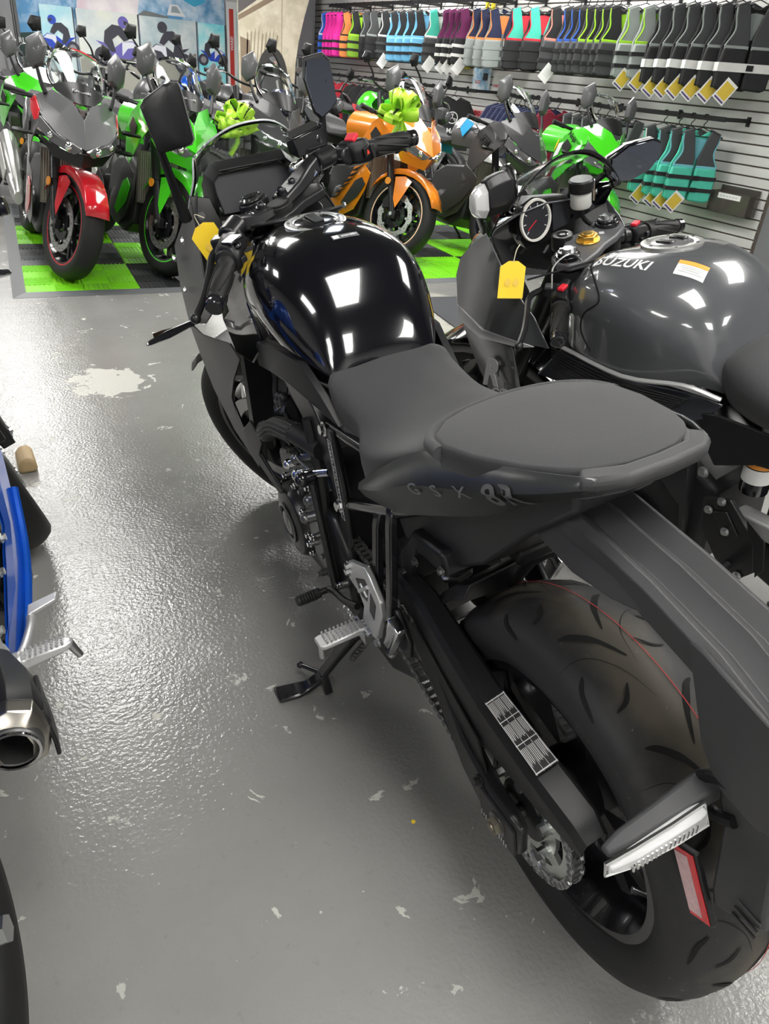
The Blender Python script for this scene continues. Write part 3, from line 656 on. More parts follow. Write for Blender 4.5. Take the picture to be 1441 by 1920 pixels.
# mirrors on tall stalks
def mout(cx, cy, cz, s, tilt=0.):
    o = [(-.048, .062), (-.036, .076), (.04, .060), (.046, .045), (.046, -.052), (.018, -.066), (-.028, -.050), (-.044, -.02)]
    return [(cx + .25*v*0 - s*u*.18, cy + s*u, cz + v) for u, v in o]
fo_ = [(.226, 1.192), (.228, 1.205), (.216, 1.217), (.176, 1.234), (.164, 1.232), (.160, 1.222), (.156, 1.130), (.162, 1.122), (.206, 1.118), (.216, 1.126)]
fcn = V(1.125, .192, 1.175); dv_ = V(.62, -.62, 0)
ringm = lambda k, d: [V(1.125, fcn.y+(y-fcn.y)*k, fcn.z+(z-fcn.z)*k) + dv_*d for y, z in fo_]
mL = build('mirror', [loft([ringm(.35, -.016), ringm(.75, -.012), ringm(.96, -.003), ringm(1.0, .004), ringm(1.0, .034), ringm(.97, .037)])], MATTE, BK, bevel=.003)
build('mirror_glass', [flat(ringm(.93, .0385), .002, dv_)], MIRROR, mL); build('mirror_rim', [tube(ringm(1.0, .036), .0022, 6, closed=True)], GUN, mL)
build('mirror_stalk', [tube([(1.225, .172, .965), (1.20, .185, 1.03), (1.14, .207, 1.125)], [.014, .008], 8, 4)], MATTE, mL)
mR = mirror_on(BK, [(1.195+.004, -.148-.0, 1.236), (1.20, -.192, 1.240), (1.215, -.212, 1.225), (1.222, -.222, 1.145), (1.212, -.20, 1.130), (1.195, -.168, 1.118), (1.188, -.150, 1.135), (1.185, -.136, 1.20)], (1, -.25, .05), .036, [(1.22, -.165, .985), (1.215, -.172, 1.04), (1.21, -.178, 1.125)], MATTE)

# --- frame, subframe, engine
build('main_frame', [loft([[(x, s*(y-.012), z-h), (x, s*(y+.012), z-h), (x, s*(y+.012), z+h), (x, s*(y-.012), z+h)] for x, y, z, h in ((1.02, .07, .84, .04), (.92, .115, .79, .045), (.76, .128, .74, .045), (.66, .125, .68, .05), (.61, .12, .60, .055), (.60, .118, .48, .05), (.615, .112, .36, .045), (.64, .10, .27, .03))]) for s in (1, -1)], SATIN, BK, bevel=.006)
fp = build('frame_plate', [prism([(.600, .71), (.575, .715), (.555, .60), (.56, .48), (.585, .40), (.60, .29), (.63, .28), (.625, .42), (.60, .52), (.59, .62)], .130, .138)], SATIN, BK, bevel=.004)
vin = [(.592+.004, .139, .69), (.578, .139, .69), (.566, .139, .52), (.582, .139, .52)]
vl = build('vin_label', [flat(vin, .001, (0, 1, 0))], LAB, fp)
build('label_print', [box((.590-.0010*k*1.2+ (k % 2)*.003, .1396, .682-.0078*k), (.006, .0006, .0035)) for k in range(20)] + [tube([Vector(p)+V(0, .0006, 0) for p in vin], .0005, 4, closed=True)], SILVERG, vl)
build('subframe_tube', [g for s in (1, -1) for g in (cyl((.62, s*.122, .70), (.39, s*.115, .735), .0115), cyl((.39, s*.115, .735), (.10, s*.085, .83), .0115), cyl((.585, s*.125, .545), (.36, s*.118, .66), .0125), cyl((.36, s*.118, .66), (.16, s*.10, .79), .0125))] + [cyl((.46, -.118, .72), (.46, .118, .72), .010)], GLOSSM, BK)
for p in ((.615, .134, .70), (.582, .138, .547)): bolt(p, (0, 1, .1), .010, .008, CHROME, BK)
# engine block with covers, hoses, bolts
eng = build('engine', [loft([[(x, -.125, zb), (x, .125, zb), (x, .125, zt), (x, -.125, zt)] for x, zb, zt in ((.60, .30, .52), (.70, .20, .56), (.92, .17, .50), (1.03, .22, .45))]), loft([[(x0+dx, -.11, z), (x0+dx, .11, z), (x0+.16+dx, .11, z-.03), (x0+.16+dx, -.11, z-.03)] for x0, z, dx in ((.78, .48, 0), (.82, .62, .01), (.84, .70, .02))])], DARK, BK, bevel=.012)
build('cylinder_fin', [box((.90, 0, z), (.19, .236, .006)) for z in (.50, .52, .54, .56, .58, .60)], DARK, eng)
STm = V(.905, 0, .315)
stc = build('stator_cover', [lathe([(.098, .12), (.095, .145), (.085, .160), (.06, .166)], 36, c=STm, caps=True)], SATIN, BK, bevel=.002)
build('cover_ring', [lathe([(.046, .165), (.052, .168), (.052, .171), (.046, .172), (.042, .168)], 32, c=STm, closed=True), lathe([(.02, .167), (.03, .170), (.001, .171)], 24, c=STm)], GUN, stc)
lettering('S', .05, GUN, stc, basis(STm+V(0, .171, 0), (-1, 0, 0), (0, 0, 1)), bold=.02)
build('sprocket_cover', [prism([(.56, .30), (.66, .26), (.78, .30), (.80, .42), (.74, .50), (.62, .50), (.56, .42)], .12, .152)], SATIN, BK, bevel=.012)
rr = random.Random(5)
for k, (x, z, y) in enumerate([(.985, .375, .132), (.945, .42, .130), (.88, .425, .132), (.83, .39, .135), (.81, .33, .14), (.82, .27, .135), (.80, .46, .14), (.76, .49, .135), (.70, .50, .14), (.665, .46, .15), (.785, .415, .15), (.72, .39, .155), (.66, .38, .155), (.60, .34, .152), (.64, .29, .152), (.715, .29, .155), (.765, .34, .152), (.86, .46, .128), (.92, .50, .118)]):
    build('cover_bolt', [cyl((x, y-.015, z), (x, y+.012, z), .0085, n=12), hexa((x, y+.012, z), (x, y+.018, z), .006)], CHROME if k % 3 else GUN, BK, bevel=.001)
for k, (a, b, r) in enumerate([((.70, .125, .56), (.76, .16, .53), .013), ((.66, .13, .52), (.70, .165, .50), .011), ((.64, .13, .59), (.69, .165, .57), .010), ((.75, .12, .57), (.79, .15, .55), .012), ((.83, .11, .52), (.86, .15, .50), .011), ((.70, .14, .455), (.72, .172, .445), .012)]):
    build('engine_fitting', [cyl(a, b, r, n=14), sph(b, r*1.15, 12, 8)], CHROME if k % 2 == 0 else GUN, BK)
build('radiator_hose', [tube([(.99, .155, .53), (.93, .165, .555), (.86, .158, .60), (.76, .148, .625), (.66, .13, .63)], .022, 12, 6)], RUBBER, BK)
build('hose_rib', [tube([p + V(0, .022*cos(a), .022*sin(a)) for p in catmull([(.99, .155, .53), (.93, .165, .555), (.86, .158, .60), (.76, .148, .625)], 5)], .0018, 4) for a in [k*2*pi/14 for k in range(14)]], MATTE, BK)
for nm, pts, r, m_ in (('engine_cable', [(.86, .12, .69), (.84, .14, .64), (.78, .145, .60)], .005, RUBBER), ('engine_cable', [(.69, .14, .69), (.665, .142, .55), (.655, .15, .45), (.63, .155, .33)], .012, RUBBER), ('engine_cable', [(.92, .12, .70), (.89, .14, .66), (.90, .14, .60)], .006, RUBBER), ('shift_rod', [(.665, .162, .56), (.64, .165, .45), (.615, .168, .325)], .0075, SATIN), ('engine_cable', [(.80, .14, .56), (.74, .16, .58), (.67, .15, .575)], .0028, STEEL)):
    build(nm, [tube(pts, r, 8, 5)], m_, BK)
build('shift_linkage', [cyl((.668, .155, .575), (.668, .18, .575), .012), sph((.668, .18, .575), .016), prism([(.66, .58), (.676, .58), (.682, .52), (.654, .52)], .155, .163)], GLOSSM, BK)
build('spring', [tube([(.83+.0022*i, .135+.012*cos(i*1.0), .645+.012*sin(i*1.0)-.0008*i) for i in range(34)], .003, 6)], GUN, BK)
for x, z in ((.875, .645), (.845, .655)): build('ignition_coil', [cyl((x, .12, z-.05), (x, .135, z+.01), .016, n=14), sph((x, .136, z+.014), .011)], DARK, BK)
build('radiator', [box((1.10, 0, .62), (.035, .30, .30), Matrix.Rotation(-.25, 3, 'Y'))], DARK, BK)
build('belly_exhaust', [loft([[(x, -w, zb), (x, w, zb), (x, w*.9, zt), (x, -w*.9, zt)] for x, w, zb, zt in ((.42, .08, .16, .30), (.52, .10, .12, .26), (.80, .10, .10, .20), (.95, .08, .12, .2))]), tube([(1.04, .05, .45), (1.08, .05, .3), (1.0, .04, .17), (.9, .03, .15)], .022, 10, 5), tube([(1.04, -.05, .45), (1.08, -.05, .3), (1.0, -.04, .17), (.9, -.03, .15)], .022, 10, 5)], GUN, BK, bevel=.01)
# --- footrests, pedals, side stand
def foot_bracket(s):
    Y = lambda a: s*a
    g = []
    out = [(.520, .455), (.505, .475), (.425, .515), (.405, .505), (.372, .47), (.37, .44), (.395, .385), (.41, .345), (.46, .325), (.475, .345), (.455, .40), (.47, .42), (.515, .425)]
    o = build('footrest_bracket', [prism(out, Y(.155), Y(.168))], ALU, BK, bevel=.003)
    hol = build('bracket_recess', [prism([(.475, .455), (.43, .485), (.415, .478), (.43, .43), (.455, .425)], Y(.1682), Y(.1688)), prism([(.408, .468), (.39, .45), (.408, .40), (.425, .41)], Y(.1682), Y(.1688))], DARK, o)
    build('bracket_rib', [cyl((.462, Y(.169), .432), (.415, Y(.169), .478), .004), cyl((.45, Y(.169), .46), (.425, Y(.169), .445), .003)], ALU, o)
    for p in ((.508, .448), (.50, .468), (.40, .35)): bolt((p[0], Y(.168), p[1]), (0, s, 0), .007, .006, STEEL, o)
    pg = build('footrest', [loft([[(.445, Y(.172), .338), (.475, Y(.172), .338), (.475, Y(.172), .352), (.445, Y(.172), .352)], [(.446, Y(.26), .336), (.482, Y(.26), .336), (.482, Y(.26), .348), (.446, Y(.26), .348)], [(.452, Y(.270), .338), (.480, Y(.270), .338), (.480, Y(.270), .347), (.452, Y(.270), .347)]])], ALU, BK, bevel=.003)
    build_s('peg_stud', [cyl((.449+.0072*i, Y(.185+.0085*j), .349), (.449+.0072*i, Y(.185+.0085*j), .3555), .0022, n=6) for i in range(5) for j in range(9)], ALU, pg)
    build('feeler_pin', [cyl((.464, Y(.262), .338), (.464, Y(.264), .305), .007, n=10)], STEEL, pg)
    build('peg_clevis', [box((.46, Y(.172), .332), (.05, .022, .03)), cyl((.43, Y(.172), .343), (.49, Y(.172), .343), .006), tube([(.445+.002*i, Y(.172)+.009*cos(i*1.2)*s, .343+.009*sin(i*1.2)) for i in range(16)], .0018, 5)], STEEL, pg, bevel=.002)
    return o
foot_bracket(1); foot_bracket(-1)
sl = build('shift_lever', [tube([(.50, .165, .36), (.555, .172, .335), (.615, .172, .315), (.645, .175, .30)], .0075, 8, 4), cyl((.645, .172, .30), (.645, .20, .30), .007)], SATIN, BK)
build('shift_rubber', [lathe([(.011, .195), (.012, .20)] + [v for k in range(7) for v in ((.0105, .2025+k*.0062), (.0125, .2045+k*.0062), (.0125, .207+k*.0062))] + [(.009, .25)], 14, c=(.645, 0, .30), caps=True)], RUBBER, sl)
build('brake_pedal', [tube([(.46, -.172, .34), (.55, -.178, .31), (.62, -.185, .30)], .007, 8, 4), box((.63, -.20, .302), (.03, .04, .008))], ALU, BK)
for s in (1, -1):
    pb = build('pillion_bracket', [loft([[(x-.010, s*(y-.008), z), (x+.010, s*(y-.008), z), (x+.010, s*(y+.008), z), (x-.010, s*(y+.008), z)] for x, y, z in a]) for a in ([(.425, .122, .625), (.420, .132, .60), (.42, .148, .46), (.395, .150, .415)], [(.372, .122, .665), (.362, .132, .64), (.352, .150, .50), (.362, .152, .44), (.395, .152, .41)])], GLOSSM, BK, bevel=.003)
    build('pillion_bracket_foot', [prism([(.40, .43), (.345, .47), (.30, .42), (.305, .38), (.35, .375), (.39, .40)], s*.140, s*.152)], SATIN, pb, bevel=.004)
    pp = build('pillion_footrest', [loft([[(.335+dx*.8, s*.164, .375), (.355+dx*.8, s*.164, .375), (.355+dx*.8, s*.178, .375), (.335+dx*.8, s*.178, .375)] if i == 0 else [(.285, s*.158, .475), (.318, s*.158, .485), (.318, s*.178, .485), (.285, s*.178, .475)] for i, dx in ((0, 0), (1, 0))])], CHROME, BK, bevel=.003)
    build('footrest_insert', [flat([(.332, s*.1795, .40), (.347, s*.1795, .40), (.313, s*.1795, .47), (.296, s*.1795, .465)], .002, (0, s, 0))], mat('smoked_plastic', (.25, .25, .25), .2, coat=1), pp)
    bolt((.35, s*.165, .368), (0, 0, -1), .007, .008, STEEL, pp)
ks = build('side_stand', [loft([[(x-w, y, z-h), (x+w, y, z-h), (x+w, y, z+h), (x-w, y, z+h)] for x, y, z, w, h in ((.585, .11, .225, .02, .014), (.60, .15, .19, .018, .013), (.608, .20, .135, .015, .011), (.614, .245, .085, .014, .010), (.62, .275, .068, .016, .008), (.625, .30, .0655, .022, .006), (.628, .345, .0735, .024, .0055))]), ], GLOSSM, BK, bevel=.004)
build('stand_prong', [cyl((.62, .238, .095), (.672, .268, .088), .0055), sph((.672, .268, .088), .0085)], GLOSSM, ks)
build('stand_heel', [loft([[(.585, .225, .052), (.62, .225, .052), (.62, .245, .052), (.585, .245, .052)], [(.60, .225, .10), (.625, .225, .10), (.625, .245, .10), (.60, .245, .10)]])], GLOSSM, ks, bevel=.003)
build('stand_spring', [tube([(.566+.009*cos(i*1.3), .115+.0014*i+.009*sin(i*1.3), .20-.0011*i) for i in range(44)], .0022, 5)], GUN, ks)
build('stand_pivot', [cyl((.56, .105, .235), (.62, .105, .235), .02), cyl((.59, .09, .215), (.59, .125, .24), .017)], SATIN, BK)

# --- rear fender, plate holder, signals
fe = []
for x, w, z, rid in ((.10, .046, .822, .010), (.02, .050, .826, .014), (-.10, .050, .812, .016), (-.20, .052, .792, .016), (-.285, .052, .757, .014), (-.335, .050, .715, .012)):
    fe.append([(x, -w*1.05, z-.036), (x, -w, z-.004), (x, -w*.80, z+.004), (x, -w*.42, z-.012), (x, -w*.16, z-.002), (x, 0, z+rid*.5), (x, w*.16, z-.002), (x, w*.42, z-.012), (x, w*.80, z+.004), (x, w, z-.004), (x, w*1.05, z-.036)])
build('rear_fender', [loft(fe, caps=False, closed=False)], TEXP, BK, solid=.004, bevel=.002, ang=20)
for s in (1, -1):
    build('fender_wing', [sheet([(.11, s*.050, .80), (.075, s*.058, .772), (.0, s*.062, .765), (-.065, s*.060, .772), (-.125, s*.050, .782), (-.075, s*.048, .800)], .005, .006, (0, s, -.2))], TEXP, BK, bevel=.003)
    build('fender_fin', [sheet([(-.172, s*.056, .797), (-.19, s*.058, .802), (-.32, s*.060, .770), (-.345, s*.058, .66), (-.30, s*.066, .648), (-.25, s*.070, .662), (-.222, s*.070, .70)], .006, .012, (0, s, 0))], TEXP, BK, bevel=.004)
pb = [[(x, -w, z), (x, w, z), (x+.012, w, z+.03), (x+.012, -w, z+.03)] for x, w, z in ((-.30, .05, .64), (-.315, .062, .575), (-.345, .075, .53))]
build('plate_holder', [loft([[(-.245, -.055, .655), (-.235, .055, .655), (-.30, .055, .685), (-.30, -.055, .685)], [(-.262, -.06, .60), (-.262, .06, .60), (-.325, .062, .625), (-.325, -.062, .625)], [(-.285, -.085, .535), (-.285, .085, .535), (-.345, .085, .575), (-.345, -.085, .575)], [(-.292, -.085, .505), (-.292, .085, .505), (-.350, .085, .55), (-.350, -.085, .55)]])], TEXP, BK, bevel=.005)
build('holder_slot', [box((-.33, .087, .560-.013*k), (.03, .002, .004)) for k in range(3)], DARK, BK)
for s in (1, -1):
    rs = build('rear_signal', [loft([[(-.236+dx*k*.8, s*y, z+dz*k*.8) for dx, dz in ((-.022, -.008), (-.016, .014), (.012, .016), (.022, -.002), (.012, -.016))] for y, z, k in ((.06, .645, 1.05), (.085, .642, 1.0), (.105, .638, .95), (.13, .636, .85), (.175, .631, .7), (.198, .628, .4))])], TEXP, BK, bevel=.004, ang=30)
    ln = build('signal_lens', [loft([[(-.256+dx*k*.9+.012*(1-k), s*y, z+dz*k*.95) for dx, dz in ((-.008, -.012), (-.006, .010), (.010, .011), (.010, -.013))] for y, z, k in ((.088, .638, 1.0), (.10, .637, 1.1), (.13, .634, 1.05), (.175, .629, .9), (.205, .624, .55))])], mat('clear_signal_lens', (.8, .8, .8), .1, coat=1, trans=.35), rs, bevel=.003)
    build('lens_rim', [tube([(-.2535, s*.086, .651), (-.254, s*.13, .647), (-.252, s*.175, .641), (-.248, s*.207, .633), (-.252, s*.210, .621), (-.2585, s*.175, .619), (-.263, s*.13, .624), (-.264, s*.088, .627)], .0024, 6, closed=True)], CHROME, rs)
    build('lens_rib', [box((-.2645+.00022*k, s*(.105+.0055*k), .6335-.0007*k), (.002, .0018, .012)) for k in range(15)], CHROME, rs)
    build('signal_socket', [tube([(-.268, s*.062, .672), (-.245, s*.066, .668), (-.228, s*.068, .648), (-.231, s*.066, .625), (-.253, s*.064, .612), (-.275, s*.062, .625)], .007, 8, 3)], MATTE, rs)
    rf = build('side_reflector', [flat([(-.234, s*.091, .552), (-.262, s*.091, .566), (-.305, s*.091, .482), (-.276, s*.091, .464)], .008, (0, s, 0))], MATTE, BK, bevel=.002)
    build('reflector_face', [flat([(-.235, s*.0922, .549), (-.260, s*.0922, .562), (-.301, s*.0922, .482), (-.276, s*.0922, .467)], .001, (0, s, 0))], mat('red_reflector', (.62, .02, .03), .3, var=.3, vscale=140, coat=.4), rf)
    build('reflector_film', [flat([(-.2375, s*.0928, .543), (-.2545, s*.0928, .553), (-.291, s*.0928, .482), (-.274, s*.0928, .472)], .0005, (0, s, 0))], mat('pale_film', (.62, .42, .42), .5, var=.35, vscale=200), rf)
# right-hand brake parts seen over the tyre
build('brake_reservoir', [cyl((.30, -.13, .66), (.30, -.13, .70), .016), cyl((.30, -.13, .70), (.30, -.13, .71), .018)], SATIN, BK)
build('brake_hose', [tube([(.30, -.12, .66), (.24, -.10, .63), (.14, -.10, .60), (.05, -.12, .45)], .006, 8, 5), cyl((.24, -.10, .63), (.28, -.11, .645), .011)], RUBBER, BK)
build('silencer', [loft([[(x, -.13+r*cos(a)*.8, z+r*sin(a)) for a in [k*2*pi/12 for k in range(12)]] for x, z, r in ((.50, .26, .05), (.40, .28, .062), (.28, .30, .060), (.24, .305, .052))])], MATTE, BK, bevel=.003)

# --- steering assembly (turned left on its lock)
tri = build('top_clamp', [prism([(1.05, -.045), (1.035, -.10), (1.065, -.125), (1.115, -.115), (1.13, -.075), (1.125, -.03), (1.18, -.032), (1.19, 0), (1.18, .032), (1.125, .03), (1.13, .075), (1.115, .115), (1.065, .125), (1.035, .10), (1.05, .045), (1.045, 0)], .955, .978, 'z')], SATIN, BK, bevel=.005, M=ST)
build('steering_cap', [cyl((1.083, 0, .975), (1.083, 0, .990), .030, n=24), cyl((1.083, 0, .99), (1.083, 0, .994), .024, n=24)], RUBBER, BK, bevel=.002, M=ST)
ig = build('ignition_switch', [cyl((1.152, 0, .96), (1.156, 0, .998), .034, n=28), cyl((1.156, 0, .998), (1.1565, 0, 1.003), .027, n=28)], SATIN, BK, bevel=.003, M=ST)
build('key_slot_ring', [xf(lathe([(.010, 0), (.018, .003), (.022, .0), ], 28, axis='z'), Matrix.Translation((1.1565, 0, 1.004))), box((1.1565, 0, 1.008), (.014, .003, .001))], CHROME, ig)
build('ring_mark', [xf(box((.0235*cos(a), .0235*sin(a), 0), (.006, .0018, .001), Matrix.Rotation(a, 3, 'Z')), Matrix.Translation((1.1565, 0, 1.0035))) for a in (0, .8, 1.6, 2.4, 3.9, 4.7)], WHITE, ig)
for s in (1, -1):
    rz = build('bar_riser', [loft([[(x-w, s*y, z-h), (x+w, s*(y+.0), z-h), (x+w*.8, s*y, z+h), (x-w*.8, s*y, z+h)] for x, y, z, w, h in ((1.097, .022, .985, .028, .010), (1.097, .075, .992, .03, .012), (1.085, .115, 1.005, .022, .016), (1.07, .145, 1.018, .018, .016))]), cyl((1.066, s*.135, 1.017), (1.055, s*.185, 1.013), .021, n=18)], SATIN, BK, bevel=.005, M=ST)
    for y in (.035, .075): build('riser_bolt', [cyl((1.097, s*y, .995), (1.097, s*y, 1.003), .0115, n=18), sph((1.097, s*y, 1.003), .0085, 12, 6)], GLOSSM, rz)
    build('handlebar', [cyl((1.06, s*.14, 1.018), (.962, s*.342, .975), .011)], SATIN, BK, M=ST)
    grip((1.012, s*.238, .997), (.954, s*.357, .971), BK, M=ST)
    g0, g1 = V(1.033, s*.193, 1.006), V(1.013, s*.236, .9975)
    ax_ = (g1-g0).normalized()
    sw = build('switch_housing', [loft([[g0+ax_*t+V(dx*k*1.0, 0, dz*k) for dx, dz in ((-.026, -.022), (.006, -.030), (.03, -.016), (.032, .012), (.012, .028), (-.018, .026), (-.03, .004))] for t, k in ((0, .8), (.01, 1.0), (.042, 1.05), (.052, .85))])], MATTE, BK, bevel=.005, M=ST)
    if s < 0:
        build('kill_switch', [box(g0+ax_*.026+V(-.002, 0, .031), (.028, .022, .010), Matrix.Rotation(-.4, 3, 'X'))], REDP, sw, bevel=.003)
        hz = build('hazard_button', [box(g0+ax_*.03+V(-.031, 0, .0), (.006, .022, .022))], MATTE, sw, bevel=.002)
        build('hazard_mark', [flat([g0+ax_*.03+V(-.0345, .005, -.005), g0+ax_*.03+V(-.0345, -.005, -.005), g0+ax_*.03+V(-.0345, 0, .005)], .0004)], mat('red_mark', (.8, .05, .03), .5), hz)
        build('start_switch', [box(g0+ax_*.046+V(-.029, 0, -.002), (.006, .010, .03))], DARK, sw, bevel=.002)
    else:
        build('signal_switch', [sph(g0+ax_*.026+V(-.026, 0, .014), .010, 12, 8, (1, 1, .7)), box(g0+ax_*.026+V(-.018, 0, .026), (.03, .034, .006))], GLOSSM, sw, bevel=.002)
        build('horn_button', [box(g0+ax_*.03+V(-.028, 0, -.012), (.008, .02, .012))], DARK, sw, bevel=.002)
    build('lever_perch', [box(g0-ax_*.006+V(.028, 0, -.002), (.05, .03, .026), Matrix.Rotation(s*.4, 3, 'Z')), cyl(g0-ax_*.006-V(.02, 0, 0)+V(0, 0, 0), g0-ax_*.004+V(.015, 0, 0), .02)], SATIN, BK, bevel=.005, M=ST)
    lever([(1.075, s*.185, .998), (1.082, s*.215, .99), (1.058, s*.26, .975), (1.035, s*.31, .958), (1.018, s*.36, .945)], .0075, BK, M=ST, m=SATIN)
    # fork leg, calliper
    ax0 = V(1.385, 0, .30); fd = V(-sin(radians(25)), 0, cos(radians(25)))
    f0 = V(1.385-.0, s*.098, .30); f1 = f0+fd*.70
    build('fork_leg', [cyl(f0-fd*.03, f0+fd*.28, .026, n=18), cyl(f0+fd*.28, f1, .029, n=18), box(f0+V(.005, 0, -.01), (.07, .04, .06))], SATIN, BK, bevel=.003, M=ST)
    build('brake_caliper', [prism([(-.06, .04), (.0, .05), (.01, .12), (-.05, .13), (-.075, .09)], s*.055, s*.10)], SATIN, BK, bevel=.006, M=ST @ Matrix.Translation((1.34, 0, .30)))
build('master_cylinder', [box((1.105, -.165, 1.052), (.052, .075, .040), Matrix.Rotation(-.45, 3, 'Z')), box((1.105, -.165, 1.074), (.056, .079, .005), Matrix.Rotation(-.45, 3, 'Z'))], GLOSSM, BK, bevel=.003, M=ST)
build('sight_glass', [cyl((1.083, -.178, 1.052), (1.076, -.181, 1.052), .0125, n=20), ], CHROME, BK, M=ST)
build('sight_lens', [cyl((1.0765, -.181, 1.052), (1.0745, -.182, 1.052), .009, n=18)], GLOSS, BK, M=ST)
build('banjo_bolt', [cyl((1.10, -.135, 1.02), (1.12, -.118, 1.012), .010), sph((1.12, -.118, 1.012), .013), cyl((1.06, -.13, 1.0), (1.075, -.12, .985), .012)], CHROME, BK, M=ST)
ftc = V(1.385, 0, .30)
ft = build('front_tyre', [tyre_geom(.30, .122, .219, 96)], RUBBER, BK, M=ST @ Matrix.Translation(ftc), ang=60)
fw = build('front_wheel', [rim_geom(.219, .10)] + spokes_geom(.03, .196, 5, .045, .022, .026, pair=.2) + [lathe([(.03, -.07), (.045, -.05), (.045, .05), (.03, .07)], 24, caps=True)], GLOSSM, BK, M=ST @ Matrix.Translation(ftc))
for s in (1, -1): build('brake_disc', [disc_geom(.155, .118, s*.068, .005, .0)], DISC, fw)
ff = []
for i in range(10):
    a = radians(48 + i*11); r = .322
    ff.append([(r*cos(a)*.98, -.075, r*sin(a)*.98-.01), (r*cos(a), -.06, r*sin(a)), (r*cos(a)*1.015, 0, r*sin(a)*1.015), (r*cos(a), .06, r*sin(a)), (r*cos(a)*.98, .075, r*sin(a)*.98-.01)])
build('front_fender', [loft(ff, caps=False, closed=False)], MATTE, BK, solid=.004, M=ST @ Matrix.Translation(ftc))
# hang tag on the clutch lever: a loose card, its own thing
Mw = BK.matrix_basis.copy() if False else None
bpy.context.view_layer.update()
BW = BK.matrix_world.copy()
def in_world(pts, M_): return [M_ @ Vector(p) for p in pts]
def key_tag(pts_c, up, right, w, h, M_, label, knot):
    c = Vector(pts_c); u = Vector(up).normalized(); r = Vector(right).normalized()
    P = [c-r*w/2, c+r*w/2, c+r*w/2*1.0-u*h, c-r*w/2*1.0-u*h]; notch = [c+r*w*.18+u*h*.18, c-r*w*.18+u*h*.18]
    t = build('price_tag', [flat(in_world([P[0], P[3], P[2], P[1], notch[0], notch[1]], M_), .0012)], YELLOW)
    tag(t, label, 'tag')
    n = (M_.to_3x3() @ r.cross(u)).normalized(); mm = M_ @ (c-u*h*.5)
    R3 = M_.to_3x3() @ r; U3 = M_.to_3x3() @ u
    for q in (-1, 1):
        for s in (1, -1): build('stamp_mark', [([mm+R3*(q*w*.16+w*.12*cos(a))+U3*h*.13*sin(a)+n*s*.0016 for a in [k*2*pi/12 for k in range(12)]], [tuple(range(12))])], mat('faint_stamp', (.80, .54, .08), .6), t)
    build('tag_string', [tube(in_world([c+u*h*.14, c+u*h*.5+r*.004, Vector(knot)], M_), .0012, 6, 4)], mat('tag_wire', (.6, .55, .4), .5), t)
    return t
LB = BW @ ST
key_tag((1.092, .170, .967), (0, .39, .92), (0, -.92, .39), .058, .070, BW, 'yellow card tag tied to the clutch lever of the black motorcycle', (1.075, .165, .995))
